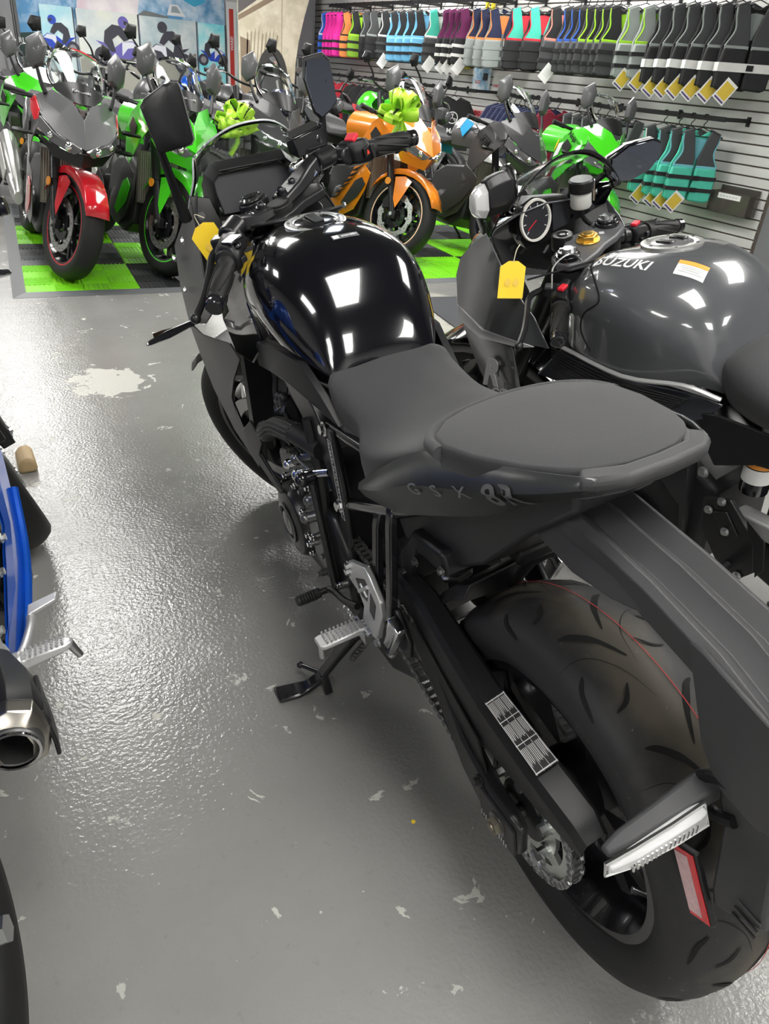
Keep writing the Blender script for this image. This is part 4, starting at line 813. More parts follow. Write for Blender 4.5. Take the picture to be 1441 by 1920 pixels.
# ---------------------------------------------------------------- running gear shared by the other motorcycles
def running_gear(root, wb=1.41, ST_=None, rim=None, rimline=None, n=64, rr=.315, rw=.18, fr=.30, fwid=.12, fork=None, rake=24, fender=None, lod=1, wave=.003, ftop=.62, pegs=True):
    rim = rim or GLOSSM; fork = fork or SATIN; I = Matrix.Identity(4) if ST_ is None else ST_
    fc = V(wb, 0, fr)
    build('rear_tyre', [tyre_geom(rr, rw, .222 if rr > .3 else .205, n)], RUBBER, root, loc=(0, 0, rr), ang=60)
    w1 = build('rear_wheel', [rim_geom(.222 if rr > .3 else .205, rw*.8, n//2)] + spokes_geom(.04, .196, 5, .04, .02, .03, pair=.18) + [lathe([(.05, -.07), (.06, .0), (.05, .07)], 20, caps=True)], rim, root, loc=(0, 0, rr))
    build('sprocket', [gear_geom(.112, 30, .10, .006, .05)], STEEL, w1)
    build('front_tyre', [tyre_geom(fr, fwid, .219, n)], RUBBER, root, M=I @ Matrix.Translation(fc), ang=60)
    w2 = build('front_wheel', [rim_geom(.219, .10, n//2)] + spokes_geom(.03, .196, 5, .035, .018, .024, pair=.18) + [lathe([(.03, -.07), (.045, -.05), (.045, .05), (.03, .07)], 20, caps=True)], rim, root, M=I @ Matrix.Translation(fc))
    if rimline:
        for s in (1, -1): build('rim_stripe', [lathe([(.2215, s*.0485), (.2245, s*.0512), (.216, s*.0512), (.216, s*.0485)], n, closed=True)], rimline, w2)
    for s in (1, -1):
        dc = build('brake_disc', [disc_geom(.150, .112, s*.066, .005, wave)], DISC, w2)
        if lod: build('disc_carrier', [disc_geom(.085, .045, s*.064, .005)] + [xf(g, Matrix.Translation((0, s*.064, 0))) for g in spokes_geom(.08, .118, 8, .012, .012, .005)], GLOSSM, dc)
        if lod:
            build_s('disc_rivet', [cyl((.106*cos(a), s*.060, .106*sin(a)), (.106*cos(a), s*.073, .106*sin(a)), .009, n=8) for a in [k*pi/4 for k in range(8)]], STEEL, dc)
            build_s('disc_hole', [cyl((r_*cos(a), s*.0685, r_*sin(a)), (r_*cos(a), s*.0690, r_*sin(a)), .0042, n=6) for k in range(24) for r_, a in (((.122, .131, .140)[k % 3], k*2*pi/24),)], GROOVE, dc)
    fd = V(-sin(radians(rake)), 0, cos(radians(rake)))
    for s in (1, -1):
        f0 = V(wb-.005, s*.095, fr)
        build('fork_leg', [cyl(f0-fd*.02, f0+fd*.24, .024, n=14), cyl(f0+fd*.24, f0+fd*(ftop+.08), .027, n=14), box(f0, (.06, .035, .055))], fork, root, M=I, bevel=.003)
        build('brake_caliper', [prism([(-.11, .02), (-.05, .04), (-.045, .11), (-.09, .125), (-.125, .08)], s*.05, s*.095)], SATIN, root, M=I @ Matrix.Translation(fc), bevel=.005)
        if lod: build('axle_cap', [cyl(f0+V(0, s*.018, 0), f0+V(0, s*.026, 0), .013, n=12), hexa(f0+V(0, s*.026, 0), f0+V(0, s*.03, 0), .008)], STEEL, root, M=I)
    if fender is not None:
        ff = []
        for i in range(11):
            a = radians(22 + i*14); r = fr+.022; w = .062 + .012*sin(pi*i/10)
            ff.append([(r*cos(a)*.96, -w*1.12, r*sin(a)*.96-.03*sin(pi*i/10)), (r*cos(a), -w*.92, r*sin(a)), (r*cos(a)*1.02, 0, r*sin(a)*1.02), (r*cos(a), w*.92, r*sin(a)), (r*cos(a)*.96, w*1.12, r*sin(a)*.96-.03*sin(pi*i/10))])
        fo = build('front_fender', [loft(ff, caps=False, closed=False)], fender, root, solid=.004, M=I @ Matrix.Translation(fc), ang=45)
        for s in (1, -1):
            build('fender_stay', [sheet([(.0, s*.08, fr-.03), (-.08, s*.085, fr-.05), (-.03, s*.108, .10), (.01, s*.112, .045), (.03, s*.108, .10), (.07, s*.085, fr-.055)], .004, .006, (0, s, 0))], fender, fo, bevel=.002)
    for s in (1, -1):
        build('swingarm', [loft([[(x, s*a, zl), (x, s*b, zl), (x, s*b, zh), (x, s*a, zh)] for x, a, b, zl, zh in ((.52, .05, .09, .36, .46), (.3, .09, .125, .33, .43), (.1, .115, .15, .29, .37), (-.04, .12, .155, .28, .35))])], SATIN if lod != 2 else ALU, root, bevel=.006)
    build('engine', [loft([[(x, -.13, zb), (x, .13, zb), (x, .12, zt), (x, -.12, zt)] for x, zb, zt in ((.56, .30, .52), (.70, .19, .60), (.92, .16, .62), (1.05, .24, .55))])], DARK, root, bevel=.02)
    for s in (1, -1):
        build('engine_cover', [lathe([(.09, s*.12), (.085, s*.145), (.06, s*.158)], 24, c=(.76, 0, .32), caps=True)], SATIN, root)
        if pegs: build('footrest', [cyl((.46, s*.15, .36), (.465, s*.255, .355), .010), prism([(.50, .46), (.42, .46), (.43, .34), (.49, .33)], s*.14, s*.152)], SATIN if lod != 2 else ALU, root)
    build('axle', [cyl((0, -.17, rr), (0, .17, rr), .012), hexa((0, .155, rr), (0, .178, rr), .017), hexa((0, -.155, rr), (0, -.178, rr), .017)], STEEL, root)
    build('side_stand', [cyl((.56, .12, .24), (.60, .30, .075), .010), box((.605, .315, .067), (.05, .04, .008))], SATIN, root)

# ================================================================ the grey sport motorcycle beside it
GB = thing('motorcycle', 'glossy dark grey sport motorcycle with white tank lettering, parked next to the black one', 'motorcycle', (1.6512, .3210, 0))
GB.rotation_euler = (Matrix.Rotation(1.6573, 3, 'Z') @ Matrix.Rotation(-.1762, 3, 'X')).to_euler()
GS = steer_matrix((1.107, 0, .93), 24, 18)
running_gear(GB, 1.40, GS, n=64, fender=GLOSS, lod=1, ftop=.60, pegs=False)
gt = [(1.055, .872, [(.05, .866), (.08, .85), (.10, .82), (.105, .765)]), (1.03, .905, [(.07, .90), (.11, .882), (.138, .845), (.138, .757)]), (.97, .940, [(.085, .944), (.14, .92), (.178, .865), (.172, .74)]), (.90, .963, [(.09, .958), (.155, .93), (.195, .87), (.185, .735)]),
      (.82, .975, [(.09, .968), (.16, .935), (.20, .87), (.185, .735)]), (.75, .972, [(.085, .962), (.15, .925), (.192, .86), (.172, .74)]), (.69, .948, [(.08, .936), (.135, .90), (.165, .84), (.15, .745)]), (.645, .90, [(.07, .888), (.115, .855), (.138, .80), (.128, .745)]), (.62, .84, [(.055, .83), (.09, .81), (.115, .775), (.11, .74)]), (.605, .79, [(.05, .785), (.08, .775), (.10, .76), (.10, .735)])]
gtank = build('fuel_tank', [grid([[(x, y, z) for y, z in h[::-1]] + [(x, 0, zc)] + [(x, -y, z) for y, z in h] for x, zc, h in gt], 4, 4)], GREYP, GB, ang=80)
cm = basis((.864, 0, .9705), (1, 0, -.10), (0, 1, 0))
gc = build('fuel_cap', [xf(lathe([(.066, -.006), (.066, .003), (.062, .0045), (.047, .0035), (.045, .002)], 40, axis='z'), cm)], mat('satin_silver', (.72, .72, .7), .28, metal=.8), GB)
build('cap_flap', [xf(lathe([(.045, -.002), (.045, .004), (.04, .006), (.001, .0065)], 32, axis='z'), cm)], mat('cap_grey', (.35, .35, .36), .25, metal=.7), gc)
build('cap_latch', [xf(box((.0, .022, .008), (.04, .018, .005)), cm), xf(box((.0, -.022, .008), (.04, .018, .005)), cm)], GLOSSM, gc, bevel=.002)
for k in range(6):
    a = k*2*pi/6+.3; bolt(cm @ V(.056*cos(a), .056*sin(a), .003), cm.to_3x3() @ V(0, 0, 1), .0035, .002, GUN, gc)
bpy.context.view_layer.update()
# tank lettering, warning label, seam
wm = mat('white_lettering', (.78, .78, .78), .4)
lt = basis((.893, .115, .932), (-1, -.06, .04), (.45, -.75, .35))
build('lettering', [wrap(xf(textgeom('SUZUKI', .040, ext=0, bold=.022, wide=1.05), lt), gtank, (.1, -.45, -.9), .0012)], wm, gtank)
wl = basis((.745, .085, 1.05), (-.9, -.35, 0), (.3, -1, 0))
lab2 = build('warning_label', [patch_on(.062, .040, wl, gtank, (0, 0, -1), .001)], PAPER, gtank)
build('label_header', [patch_on(.062, .012, wl @ Matrix.Translation((0, .015, 0)), gtank, (0, 0, -1), .0016)], mat('orange_print', (.9, .35, .05), .5), lab2)
build('label_print', [patch_on(.05 - .006*(k % 3), .0018, wl @ Matrix.Translation((0, .004-.005*k, 0)), gtank, (0, 0, -1), .0016, 4, 1) for k in range(4)], mat('grey_print', (.4, .4, .4), .6), lab2)
seam = [(1.0, .3, .93), (.93, .3, .915), (.885, .3, .885), (.925, .3, .845), (.935, .3, .80), (.90, .3, .76)]
build('tank_seam', [tube(wrap((catmull(seam, 6), []), gtank, (0, -1, 0), .0)[0], .0022, 6)], GROOVE, gtank)
# seat, carbon-look frame cover, frame
gs_ = [[(.64, .075, .77), (.64, .07, .80), (.64, 0, .81)], [(.60, .115, .755), (.60, .11, .81), (.60, 0, .835)], [(.55, .14, .735), (.55, .135, .81), (.55, 0, .832)], [(.45, .16, .735), (.45, .155, .80), (.45, 0, .815)], [(.35, .15, .77), (.35, .14, .815), (.35, 0, .83)], [(.28, .13, .80), (.28, .12, .84), (.28, 0, .855)]]
build('rider_seat', [grid([r + [(x, -y, z) for x, y, z in r[-2::-1]] for r in gs_], 4, 4)], SEATM, GB, solid=.01, ang=60)
build('pillion_seat', [loft([[(x, -w, z-.03), (x, w, z-.03), (x, w*.9, z+.01), (x, -w*.9, z+.01)] for x, w, z in ((.26, .10, .87), (.15, .10, .905), (0, .07, .935))])], SEATM, GB, bevel=.012, seg=3)
build('tail_cowl', [loft([[(x, -w, zb), (x, w, zb), (x, w*.9, zt), (x, -w*.9, zt)] for x, w, zb, zt in ((.34, .145, .70, .80), (.2, .13, .76, .87), (.0, .09, .84, .925), (-.12, .04, .90, .945))])], GREYP, GB, bevel=.01)
CARB = mat('carbon_ribbed', (.03, .032, .04), .3, coat=.5)
for s in (1, -1):
    S_ = lambda L: [(x, s*y, z) for x, y, z in L]
    fcv = build('frame_cover', [sheet(S_([(1.09, .165, .625), (1.0, .178, .73), (.80, .19, .725), (.62, .155, .742), (.575, .145, .735), (.60, .15, .695), (.66, .16, .665), (.85, .178, .65)]), .006, .004, (0, s, 0))], CARB, GB, bevel=.003)
    build('cover_rib', [tube(S_([(1.03-.001*k, .181-.0006*k, .722-.0085*k), (.82, .1945, .722-.0075*k), (.645+.012*k*.5, .163, .727-.006*k)]), .0022, 5, 4) for k in range(8)], MATTE, fcv)
    build('cover_edge', [tube(S_([(1.0, .182, .737), (.80, .193, .735), (.66, .168, .757), (.58, .148, .748)]), .005, 6, 4), sheet(S_([(.72, .182, .748), (.64, .163, .762), (.585, .15, .742), (.62, .157, .745)]), .003, 0, (0, s, .3))], mat('silver_frame_edge', (.62, .62, .62), .3, metal=.6), fcv)
    build('subframe_panel', [sheet(S_([(.63, .150, .70), (.58, .155, .715), (.40, .158, .725), (.30, .15, .73), (.34, .15, .66), (.47, .155, .645), (.56, .155, .60), (.60, .15, .64)]), .008, .006, (0, s, 0))], MATTE, GB, bevel=.005)
    build('frame_spar', [loft([[(x, s*(y-.02), z-h), (x, s*(y+.015), z-h), (x, s*(y+.015), z+h), (x, s*(y-.02), z+h)] for x, y, z, h in ((1.12, .09, .80, .06), (.95, .15, .72, .06), (.75, .155, .62, .06), (.62, .14, .52, .07), (.60, .13, .36, .06))])], SATIN, GB, bevel=.01)
    for p in ((.615, .165, .655), (.572, .165, .583)): bolt((p[0], s*p[1], p[2]), (0, s, 0), .009, .007, STEEL, GB)
    build('rearset', [prism([(.56, .52), (.50, .545), (.43, .48), (.41, .40), (.44, .36), (.50, .38), (.55, .44)], s*.15, s*.162), prism([(.53, .50), (.50, .515), (.46, .47), (.50, .45)], s*.162, s*.166), cyl((.47, s*.16, .385), (.475, s*.255, .38), .010)], SATIN, GB, bevel=.004)
    build('heel_guard', [prism([(.45, .53), (.40, .50), (.385, .43), (.40, .40), (.41, .46), (.44, .50)], s*.17, s*.174)], MATTE, GB, bevel=.002)
    for p in ((.54, .165, .50), (.515, .165, .535), (.44, .165, .375), (.49, .168, .47)): bolt((p[0], s*p[1], p[2]), (0, s, 0), .007, .006, STEEL, GB)
build('swingarm_brace', [loft([[(x, y-.02, z-.02), (x, y+.02, z-.02), (x, y+.02, z+.02), (x, y-.02, z+.02)] for x, y, z in ((.50, .12, .49), (.38, .13, .50), (.2, .13, .42))])], ALU, GB, bevel=.005)
sh = build('rear_shock', [cyl((.47, .04, .60), (.43, .03, .44), .026), cyl((.485, .075, .60), (.455, .085, .60), .030, n=20)], GLOSSM, GB)
build('shock_label', [lathe([(.0305, .58), (.0305, .615)], 24, axis='z', c=(.49, .10, 0))], PAPER, sh)
build('shock_body', [lathe([(.029, .55), (.030, .56), (.030, .64), (.026, .65)], 24, axis='z', c=(.49, .10, 0), caps=True)], GLOSSM, sh)
build('shock_band', [lathe([(.0307, .618), (.0307, .628)], 24, axis='z', c=(.49, .10, 0))], mat('orange_print', (.9, .35, .05), .5), sh)
# upper fairing, screen
for s in (1, -1):
    S_ = lambda L: [(x, s*y, z) for x, y, z in L]
    up = build('side_fairing', [sheet(S_([(1.245, .212, .962), (1.30, .20, .93), (1.36, .20, .875), (1.405, .18, .812), (1.37, .205, .745), (1.23, .225, .72), (1.10, .222, .725), (1.01, .21, .735), (1.06, .215, .80), (1.15, .222, .87), (1.20, .22, .925)]), .004, .012, (0, s, 0))], GREYP, GB, bevel=.004)
    build('fairing_stripe', [sheet(S_([(1.375, .20, .742), (1.24, .226, .716), (1.05, .222, .73), (1.10, .222, .712), (1.25, .224, .69), (1.365, .20, .70)]), .004, .002, (0, s, 0))], SILVERG, up)
    lo = build('side_fairing', [sheet(S_([(1.36, .20, .705), (1.25, .222, .692), (1.13, .22, .705), (1.10, .215, .60), (1.05, .20, .48), (.96, .18, .36), (.86, .165, .28), (.98, .16, .24), (1.12, .18, .36), (1.22, .195, .50), (1.31, .20, .62)]), .004, .006, (0, s, 0))], mat('gunmetal_paint', (.05, .05, .055), .3, coat=.8), GB, bevel=.003)
    fm = basis((1.205, s*.232, .605), (-s, 0, -s*.15), (-.1, 0, 1))
    build('lettering', [xf(textgeom('R', .105, ext=.0006, bold=.03, shear=.5), basis((1.215, s*.2245, .600), (-s, 0, s*.25), (0, 0, 1))), xf(textgeom('GSX', .045, ext=.0006, bold=.02, shear=.4), basis((1.165, s*.2235, .555), (-s, 0, s*.25), (0, 0, 1)))], SILVERG, lo)
    build('inner_fairing', [sheet(S_([(1.235, .20, .955), (1.19, .19, .87), (1.10, .185, .78), (1.2, .10, .80), (1.29, .10, .90)]), .004, -.006, (-1, 0, .2))], MATTE, GB)
gsr = []
for x0, z0, w, dx, dz in ((1.45, .945, .11, -.06, -.03), (1.40, .99, .145, -.07, -.04), (1.34, 1.04, .165, -.08, -.055), (1.26, 1.085, .178, -.075, -.075), (1.18, 1.118, .185, .01, -.095)):
    gsr.append([(x0+dx*abs(t)**2, w*t, z0+dz*abs(t)**2.2) for t in (-1, -.7, -.35, 0, .35, .7, 1)])
gsc = build('windscreen', [grid(gsr, 4, 4)], SMOKE, GB, solid=.003, ang=80)
edge = [Vector(r[0]) for r in gsr] + [Vector(p) for p in gsr[-1][1:-1]] + [Vector(r[-1]) for r in gsr[::-1]]
build('screen_edge', [tube(edge, .0028, 6, 5)], GLOSSM, gsc)
gn = []
for x, w, zt, zb in ((1.26, .20, .99, .80), (1.35, .175, .955, .76), (1.42, .125, .92, .76), (1.46, .07, .87, .77), (1.475, .02, .84, .79)):
    gn.append([(x, -w*.8, zb), (x, -w, (zt+zb)/2), (x, -w*.85, zt-.03), (x, 0, zt), (x, w*.85, zt-.03), (x, w, (zt+zb)/2), (x, w*.8, zb)])
build('front_cowl', [grid(gn, 2, 3)], GREYP, GB, solid=.004)
build('headlight', [cyl((1.46, 0, .83), (1.478, 0, .82), .035, .028)], LENS, GB)
for s in (1, -1): build('screen_border', [sheet([(1.205, s*.195, 1.015), (1.29, s*.17, 1.0), (1.36, s*.15, .98), (1.33, s*.15, .93), (1.24, s*.20, .95)], .004, 0, (-.4, -s*.3, 1))], GLOSS, GB)
# cockpit: gauge pod with one round dial
pod = build('gauge_pod', [loft([[(x-.0+dz*.12, y*k-.015, .945+dz*k) for y, dz in ((-.105, -.05), (.07, -.062), (.10, -.02), (.09, .045), (.045, .06), (-.07, .045), (-.11, .015))] for x, k in ((1.268, .93), (1.272, 1.0), (1.31, .95), (1.34, .7))])], MATTE, GB, bevel=.004)
dm_ = basis((1.262, .032, .952), (0, -1, 0), (.12, 0, 1))
build('dial_ring', [xf(lathe([(.046, 0), (.047, .006), (.052, .006), (.053, 0)], 40, axis='z', closed=True), dm_)], mat('cream_ring', (.8, .78, .72), .35), pod)
build('dial_face', [xf(lathe([(.046, .001), (.001, .0015)], 40, axis='z'), dm_)], SCREEN, pod)
build('dial_needle', [xf(box((-.012, -.010, .003), (.035, .002, .001), Matrix.Rotation(.6, 3, 'Z')), dm_)], REDP, pod)
build('dial_mark', [xf(box((.038*cos(a), .038*sin(a), .003), (.008, .0016, .0008), Matrix.Rotation(a, 3, 'Z')), dm_) for a in [pi*.2*k-.5 for k in range(8)]], WHITE, pod)
build('display', [flat([(1.2655, -.03, .985), (1.2655, -.095, .972), (1.258, -.09, .92), (1.256, -.03, .912)], .003, (-1, 0, 0))], SCREEN, pod)
for y, z in ((.085, .99), (.09, .92), (-.105, .935)): build('pod_button', [cyl((1.262, y, z), (1.256, y, z), .006)], SATIN, pod)
# steering head
gtc = build('top_clamp', [prism([(1.055, -.05), (1.06, -.105), (1.085, -.135), (1.125, -.135), (1.150, -.105), (1.145, -.06), (1.16, -.02), (1.19, -.025), (1.20, .0), (1.19, .025), (1.16, .02), (1.145, .06), (1.15, .105), (1.125, .135), (1.085, .135), (1.06, .105), (1.055, .05), (1.06, 0)], .905, .925, 'z')], mat('grey_clamp', (.09, .09, .095), .4), GB, bevel=.005, M=GS)
for s in (1, -1):
    fcap = build('fork_cap', [cyl((1.105, s*.102, .90), (1.107, s*.102, .935), .030, n=24), cyl((1.107, s*.102, .935), (1.107, s*.102, .943), .025, n=24)], GLOSSM, GB, bevel=.002, M=GS)
    build('fork_adjuster', [hexa((1.107, s*.102, .943), (1.107, s*.102, .950), .014)] + [cyl((1.107+.018*cos(a), s*.102+.018*sin(a), .943), (1.107+.018*cos(a), s*.102+.018*sin(a), .946), .004, n=8) for a in (0, 2.1, 4.2)], STEEL, fcap)
build('steering_nut', [hexa((1.107, 0, .925), (1.107, 0, .942), .024), cyl((1.107, 0, .925), (1.107, 0, .930), .030, n=20), cyl((1.107, 0, .942), (1.107, 0, .945), .014, n=16)], BRASS, GB, bevel=.002, M=GS)
build('emblem', [box((1.095, -.048, .9265), (.012, .014, .001), Matrix.Rotation(.6, 3, 'Z'))], SILVERG, GB, M=GS)
gig = build('ignition_switch', [cyl((1.175, .005, .90), (1.175, .005, .936), .027, n=24)], SATIN, GB, bevel=.002, M=GS)
build('key_slot_ring', [lathe([(.008, .937), (.014, .939), (.017, .937)], 24, axis='z', c=(1.175, .005, 0))], CHROME, gig)
res = build('fluid_reservoir', [lathe([(.024, .955), (.027, .96), (.027, .995), (.024, .998)], 28, axis='z', c=(1.19, -.12, 0), caps=True)], mat('frosted_plastic', (.6, .6, .57), .5), GB, M=GS)
build('reservoir_cap', [lathe([(.031, .996), (.032, 1.0), (.032, 1.022), (.028, 1.026)], 28, axis='z', c=(1.19, -.12, 0), caps=True)], MATTE, res)
build('reservoir_clip', [box((1.162, -.135, .995), (.004, .012, .05), Matrix.Rotation(.5, 3, 'Z')), cyl((1.158, -.138, .99), (1.155, -.139, .99), .006)], STEEL, res)
build('reservoir_hose', [tube([(1.19, -.12, .955), (1.185, -.13, .92), (1.16, -.16, .885)], .006, 8, 4)], SATIN, GB, M=GS)
for s in (1, -1):
    g0, g1 = V(1.088, s*.165, .872), V(1.005, s*.335, .842)
    gin = g0 + (g1-g0)*.36; ax_ = (g1-g0).normalized()
    build('handlebar', [cyl((1.10, s*.105, .88), g0, .014), cyl(g0, g1, .011), cyl((1.107, s*.102, .865), (1.107, s*.102, .90), .036, n=20)], SATIN, GB, M=GS)
    grip(gin, g1, GB, M=GS)
    q = g0 + ax_*.012
    sw = build('switch_housing', [loft([[q+ax_*t+V(dx*k, 0, dz*k) for dx, dz in ((-.024, -.02), (.006, -.026), (.026, -.014), (.028, .012), (.012, .026), (-.016, .024), (-.027, .004))] for t, k in ((0, .85), (.01, 1.0), (.038, 1.05), (.046, .85))])], MATTE, GB, bevel=.004, M=GS)
    build('switch_button', [box(q+ax_*.018+V(-.004, 0, .029), (.016, .026, .008))], REDP, sw, bevel=.002)
    build('switch_rocker', [box(q+ax_*.03+V(-.028, 0, .004), (.008, .016, .012)), box(q+ax_*.012+V(-.028, 0, -.008), (.008, .012, .01))], GLOSSM, sw, bevel=.002)
    build('lever_perch', [box(g0+V(.022, 0, 0), (.045, .03, .024), Matrix.Rotation(s*.4, 3, 'Z')), cyl(g0-ax_*.01, g0+ax_*.012, .02)], SATIN, GB, bevel=.004, M=GS)
    lever([g0+V(.05, s*.01, .0), g0+V(.062, s*.045, -.005), g0+V(.04, s*.095, -.018), g0+V(.015, s*.15, -.03), g0+V(.0, s*.20, -.042)], .0075, GB, M=GS)
build('cable_loop', [tube([(1.06, .09, .90), (1.08, .13, .95), (1.10, .18, .94), (1.09, .21, .90)], .0022, 6, 6)], STEEL, GB, M=GS)
# mirrors on the fairing
mo_ = [(.0, .050), (-.018, .03), (-.024, -.02), (-.010, -.046), (.022, -.048), (.038, -.02), (.036, .03), (.018, .048)]
gm = build('mirror', [loft([[(1.222+u*k+(.165-y)*.25, y, 1.056+v*k) for u, v in mo_] for y, k in ((.150, .98), (.157, 1.06), (.166, 1.04), (.172, .92), (.20, .95), (.235, .90), (.252, .80))])], MATTE, GB, bevel=.003)
build('mirror_glass', [flat([(1.2255+u*.92, .1485, 1.056+v*.92) for u, v in mo_], .002, (0, -1, 0))], MIRROR, gm)
build('mirror_rim', [tube([(1.2225+u*1.07, .1575, 1.056+v*1.07) for u, v in mo_], .003, 6, 3, closed=True)], CHROME, gm)
build('mirror_stalk', [tube([(1.275, .165, .985), (1.25, .17, 1.0), (1.235, .19, 1.03)], .012, 8, 4)], MATTE, gm)
build('mirror_signal', [loft([[(1.205+u*k, y, 1.050+v*k) for u, v in mo_] for y, k in ((.251, .80), (.270, .70), (.284, .45), (.287, .2))])], mat('clear_signal_lens', (.8, .8, .8), .1, coat=1, trans=.35), gm, bevel=.002)
gmr = mirror_on(GB, [(1.215, -.17, 1.07), (1.205, -.22, 1.095), (1.20, -.31, 1.098), (1.198, -.345, 1.085), (1.20, -.35, 1.05), (1.205, -.32, 1.02), (1.21, -.27, 1.006), (1.215, -.20, 1.008), (1.218, -.172, 1.03)], (1, -.25, .05), .05, [(1.29, -.14, .99), (1.27, -.16, 1.0), (1.24, -.2, 1.03)], GLOSS)
GWm = GB.matrix_basis.copy(); bpy.context.view_layer.update(); GWm = GB.matrix_world.copy()
key_tag((1.118, .235, .915), (.20, -.28, .94), (-.45, -.88, -.12), .062, .072, GWm, 'yellow card tag wired to the clutch lever of the grey motorcycle', (1.135, .20, .955))
# ================================================================ the blue motorcycle on the other side of the aisle
LBK = thing('motorcycle', 'metallic blue sport motorcycle with silver footrests and short silencer, across the aisle', 'motorcycle', (-.188, .6205, 0))
LBK.rotation_euler = (Matrix.Rotation(1.42, 3, 'Z') @ Matrix.Rotation(-.2295, 3, 'X')).to_euler()
LS = steer_matrix((1.107, 0, .93), 24, 20)
running_gear(LBK, 1.40, LS, n=80, fender=GLOSS, lod=1, ftop=.60, pegs=False)
for s in (1, -1):
    S_ = lambda L: [(x, s*y, z) for x, y, z in L]
    build('belly_fairing', [sheet(S_([(1.02, .17, .64), (.98, .176, .46), (.86, .172, .35), (.72, .163, .295), (.52, .150, .265), (.46, .150, .30), (.53, .156, .322), (.66, .166, .332), (.79, .176, .395), (.90, .18, .50), (.95, .178, .64)]), .005, .004, (0, s, 0))], BLUEP, LBK, bevel=.004)
    build('belly_edge', [tube(S_([(.92, .178, .40), (.80, .172, .318), (.66, .163, .275), (.52, .152, .257)]), .009, 8, 5)], BLUEP, LBK)
    build('side_fairing', [sheet(S_([(1.40, .17, .82), (1.30, .205, .92), (1.12, .21, .86), (1.0, .20, .75), (1.02, .19, .62), (1.14, .19, .56), (1.26, .185, .60), (1.36, .175, .72)]), .004, .010, (0, s, 0))], BLUEP, LBK, bevel=.004)
    build('fairing_duct', [sheet(S_([(1.10, .19, .60), (1.0, .198, .615), (.96, .196, .55), (1.02, .19, .515), (1.1, .186, .53)]), .01, .012, (0, s, 0))], MATTE, LBK, bevel=.006)
    sg = build('front_signal', [loft([[(1.27+dx, s*y, z+dz) for dx, dz in ((-.026*k, 0), (0, .012*k), (.03*k, 0), (0, -.012*k))] for y, z, k in ((.19, .75, .7), (.215, .748, .85), (.265, .742, 1.0), (.292, .738, .6), (.298, .737, .2))])], GLOSSM, LBK, bevel=.003)
    # silver rearset, pedal and studded footrest
    rs = build('rearset', [loft([[(x-.018, s*(y-.008), z), (x+.018, s*(y-.008), z), (x+.018, s*(y+.008), z), (x-.018, s*(y+.008), z)] for x, y, z in ((.53, .15, .50), (.48, .158, .44), (.43, .165, .36), (.40, .166, .335))]), loft([[(x, s*(y-.007), z-.014), (x, s*(y+.007), z-.014), (x, s*(y+.007), z+.014), (x, s*(y-.007), z+.014)] for x, y, z in ((.40, .163, .34), (.34, .16, .36), (.30, .155, .40))]), cyl((.425, s*.15, .345), (.425, s*.195, .345), .02, n=16), cyl((.385, s*.15, .335), (.385, s*.185, .335), .018, n=16)], ALU, LBK, bevel=.004)
    build('toe_pedal', [tube([(.44, s*.178, .335), (.50, s*.182, .318), (.55, s*.188, .315), (.575, s*.19, .32)], .009, 8, 5), loft([[(.575, s*.185, .318), (.605, s*.185, .318), (.605, s*.185, .326), (.575, s*.185, .326)], [(.60, s*.235, .316), (.622, s*.235, .316), (.622, s*.235, .324), (.60, s*.235, .324)]])], ALU, LBK, bevel=.002)
    pg = build('footrest', [loft([[(.418, s*.178, .332), (.445, s*.178, .332), (.445, s*.178, .352), (.418, s*.178, .352)], [(.428, s*.258, .335), (.450, s*.258, .335), (.450, s*.258, .349), (.428, s*.258, .349)], [(.434, s*.268, .338), (.448, s*.268, .338), (.448, s*.268, .347), (.434, s*.268, .347)]])], ALU, LBK, bevel=.003)
    build_s('peg_stud', [cyl((.424+.0065*i+.0008*j, s*(.19+.0082*j), .349), (.424+.0065*i+.0008*j, s*(.19+.0082*j), .356), .002, n=6) for i in range(4) for j in range(9)], ALU, pg)
    build('feeler_pin', [cyl((.442, s*.262, .342), (.446, s*.268, .305), .008, .006, n=10)], STEEL, pg)
    build('peg_spring', [tube([(.42+.002*i, s*(.178+.0065*cos(i*1.2)), .333+.0065*sin(i*1.2)) for i in range(16)], .0018, 5)], STEEL, pg)
    for p in ((.50, .168, .47), (.452, .174, .40), (.39, .178, .335), (.62, .166, .40), (.70, .172, .42)): bolt((p[0], s*p[1], p[2]), (0, s, 0), .007, .007, STEEL, LBK)
# silencer: dark wrapped shell, bright end cap round an open outlet
sil = lambda x, k, zc, yc: [(x + .10*k*v*0, yc + u*k, zc + v*k) for u, v in ((-.055, .05), (-.02, .068), (.03, .06), (.05, .02), (.045, -.05), (.0, -.075), (-.04, -.06), (-.06, -.01))]
si = build('silencer', [loft([sil(.46, .5, .34, -.13), sil(.41, .70, .355, -.15), sil(.33, .80, .368, -.182), sil(.26, .82, .396, -.202), sil(.22, .82, .402, -.208)], caps=False)], MATTE, LBK, solid=.004, bevel=.002)
em = [Vector(p) for p in sil(.22, .80, .402, -.208)]
cen = sum(em, Vector())/len(em)
build('silencer_end', [loft([em, [cen+(p-cen)*.96+V(-.018, 0, .0) for p in em], [cen+(p-cen)*.70+V(-.03, 0, 0) for p in em], [cen+(p-cen)*.52+V(-.034, 0, 0) for p in em]], caps=False)], mat('warm_steel', (.62, .58, .52), .28, metal=1), si, bevel=.002)
build('silencer_outlet', [lathe([(.034, -.036), (.036, -.034), (.036, .02), (.029, .02), (.029, -.034)], 32, axis='x', c=cen, closed=True)], GUN, si)
build('outlet_rim', [lathe([(.030, -.040), (.0335, -.040), (.0335, -.036), (.030, -.036)], 32, axis='x', c=cen, closed=True)], CHROME, si)
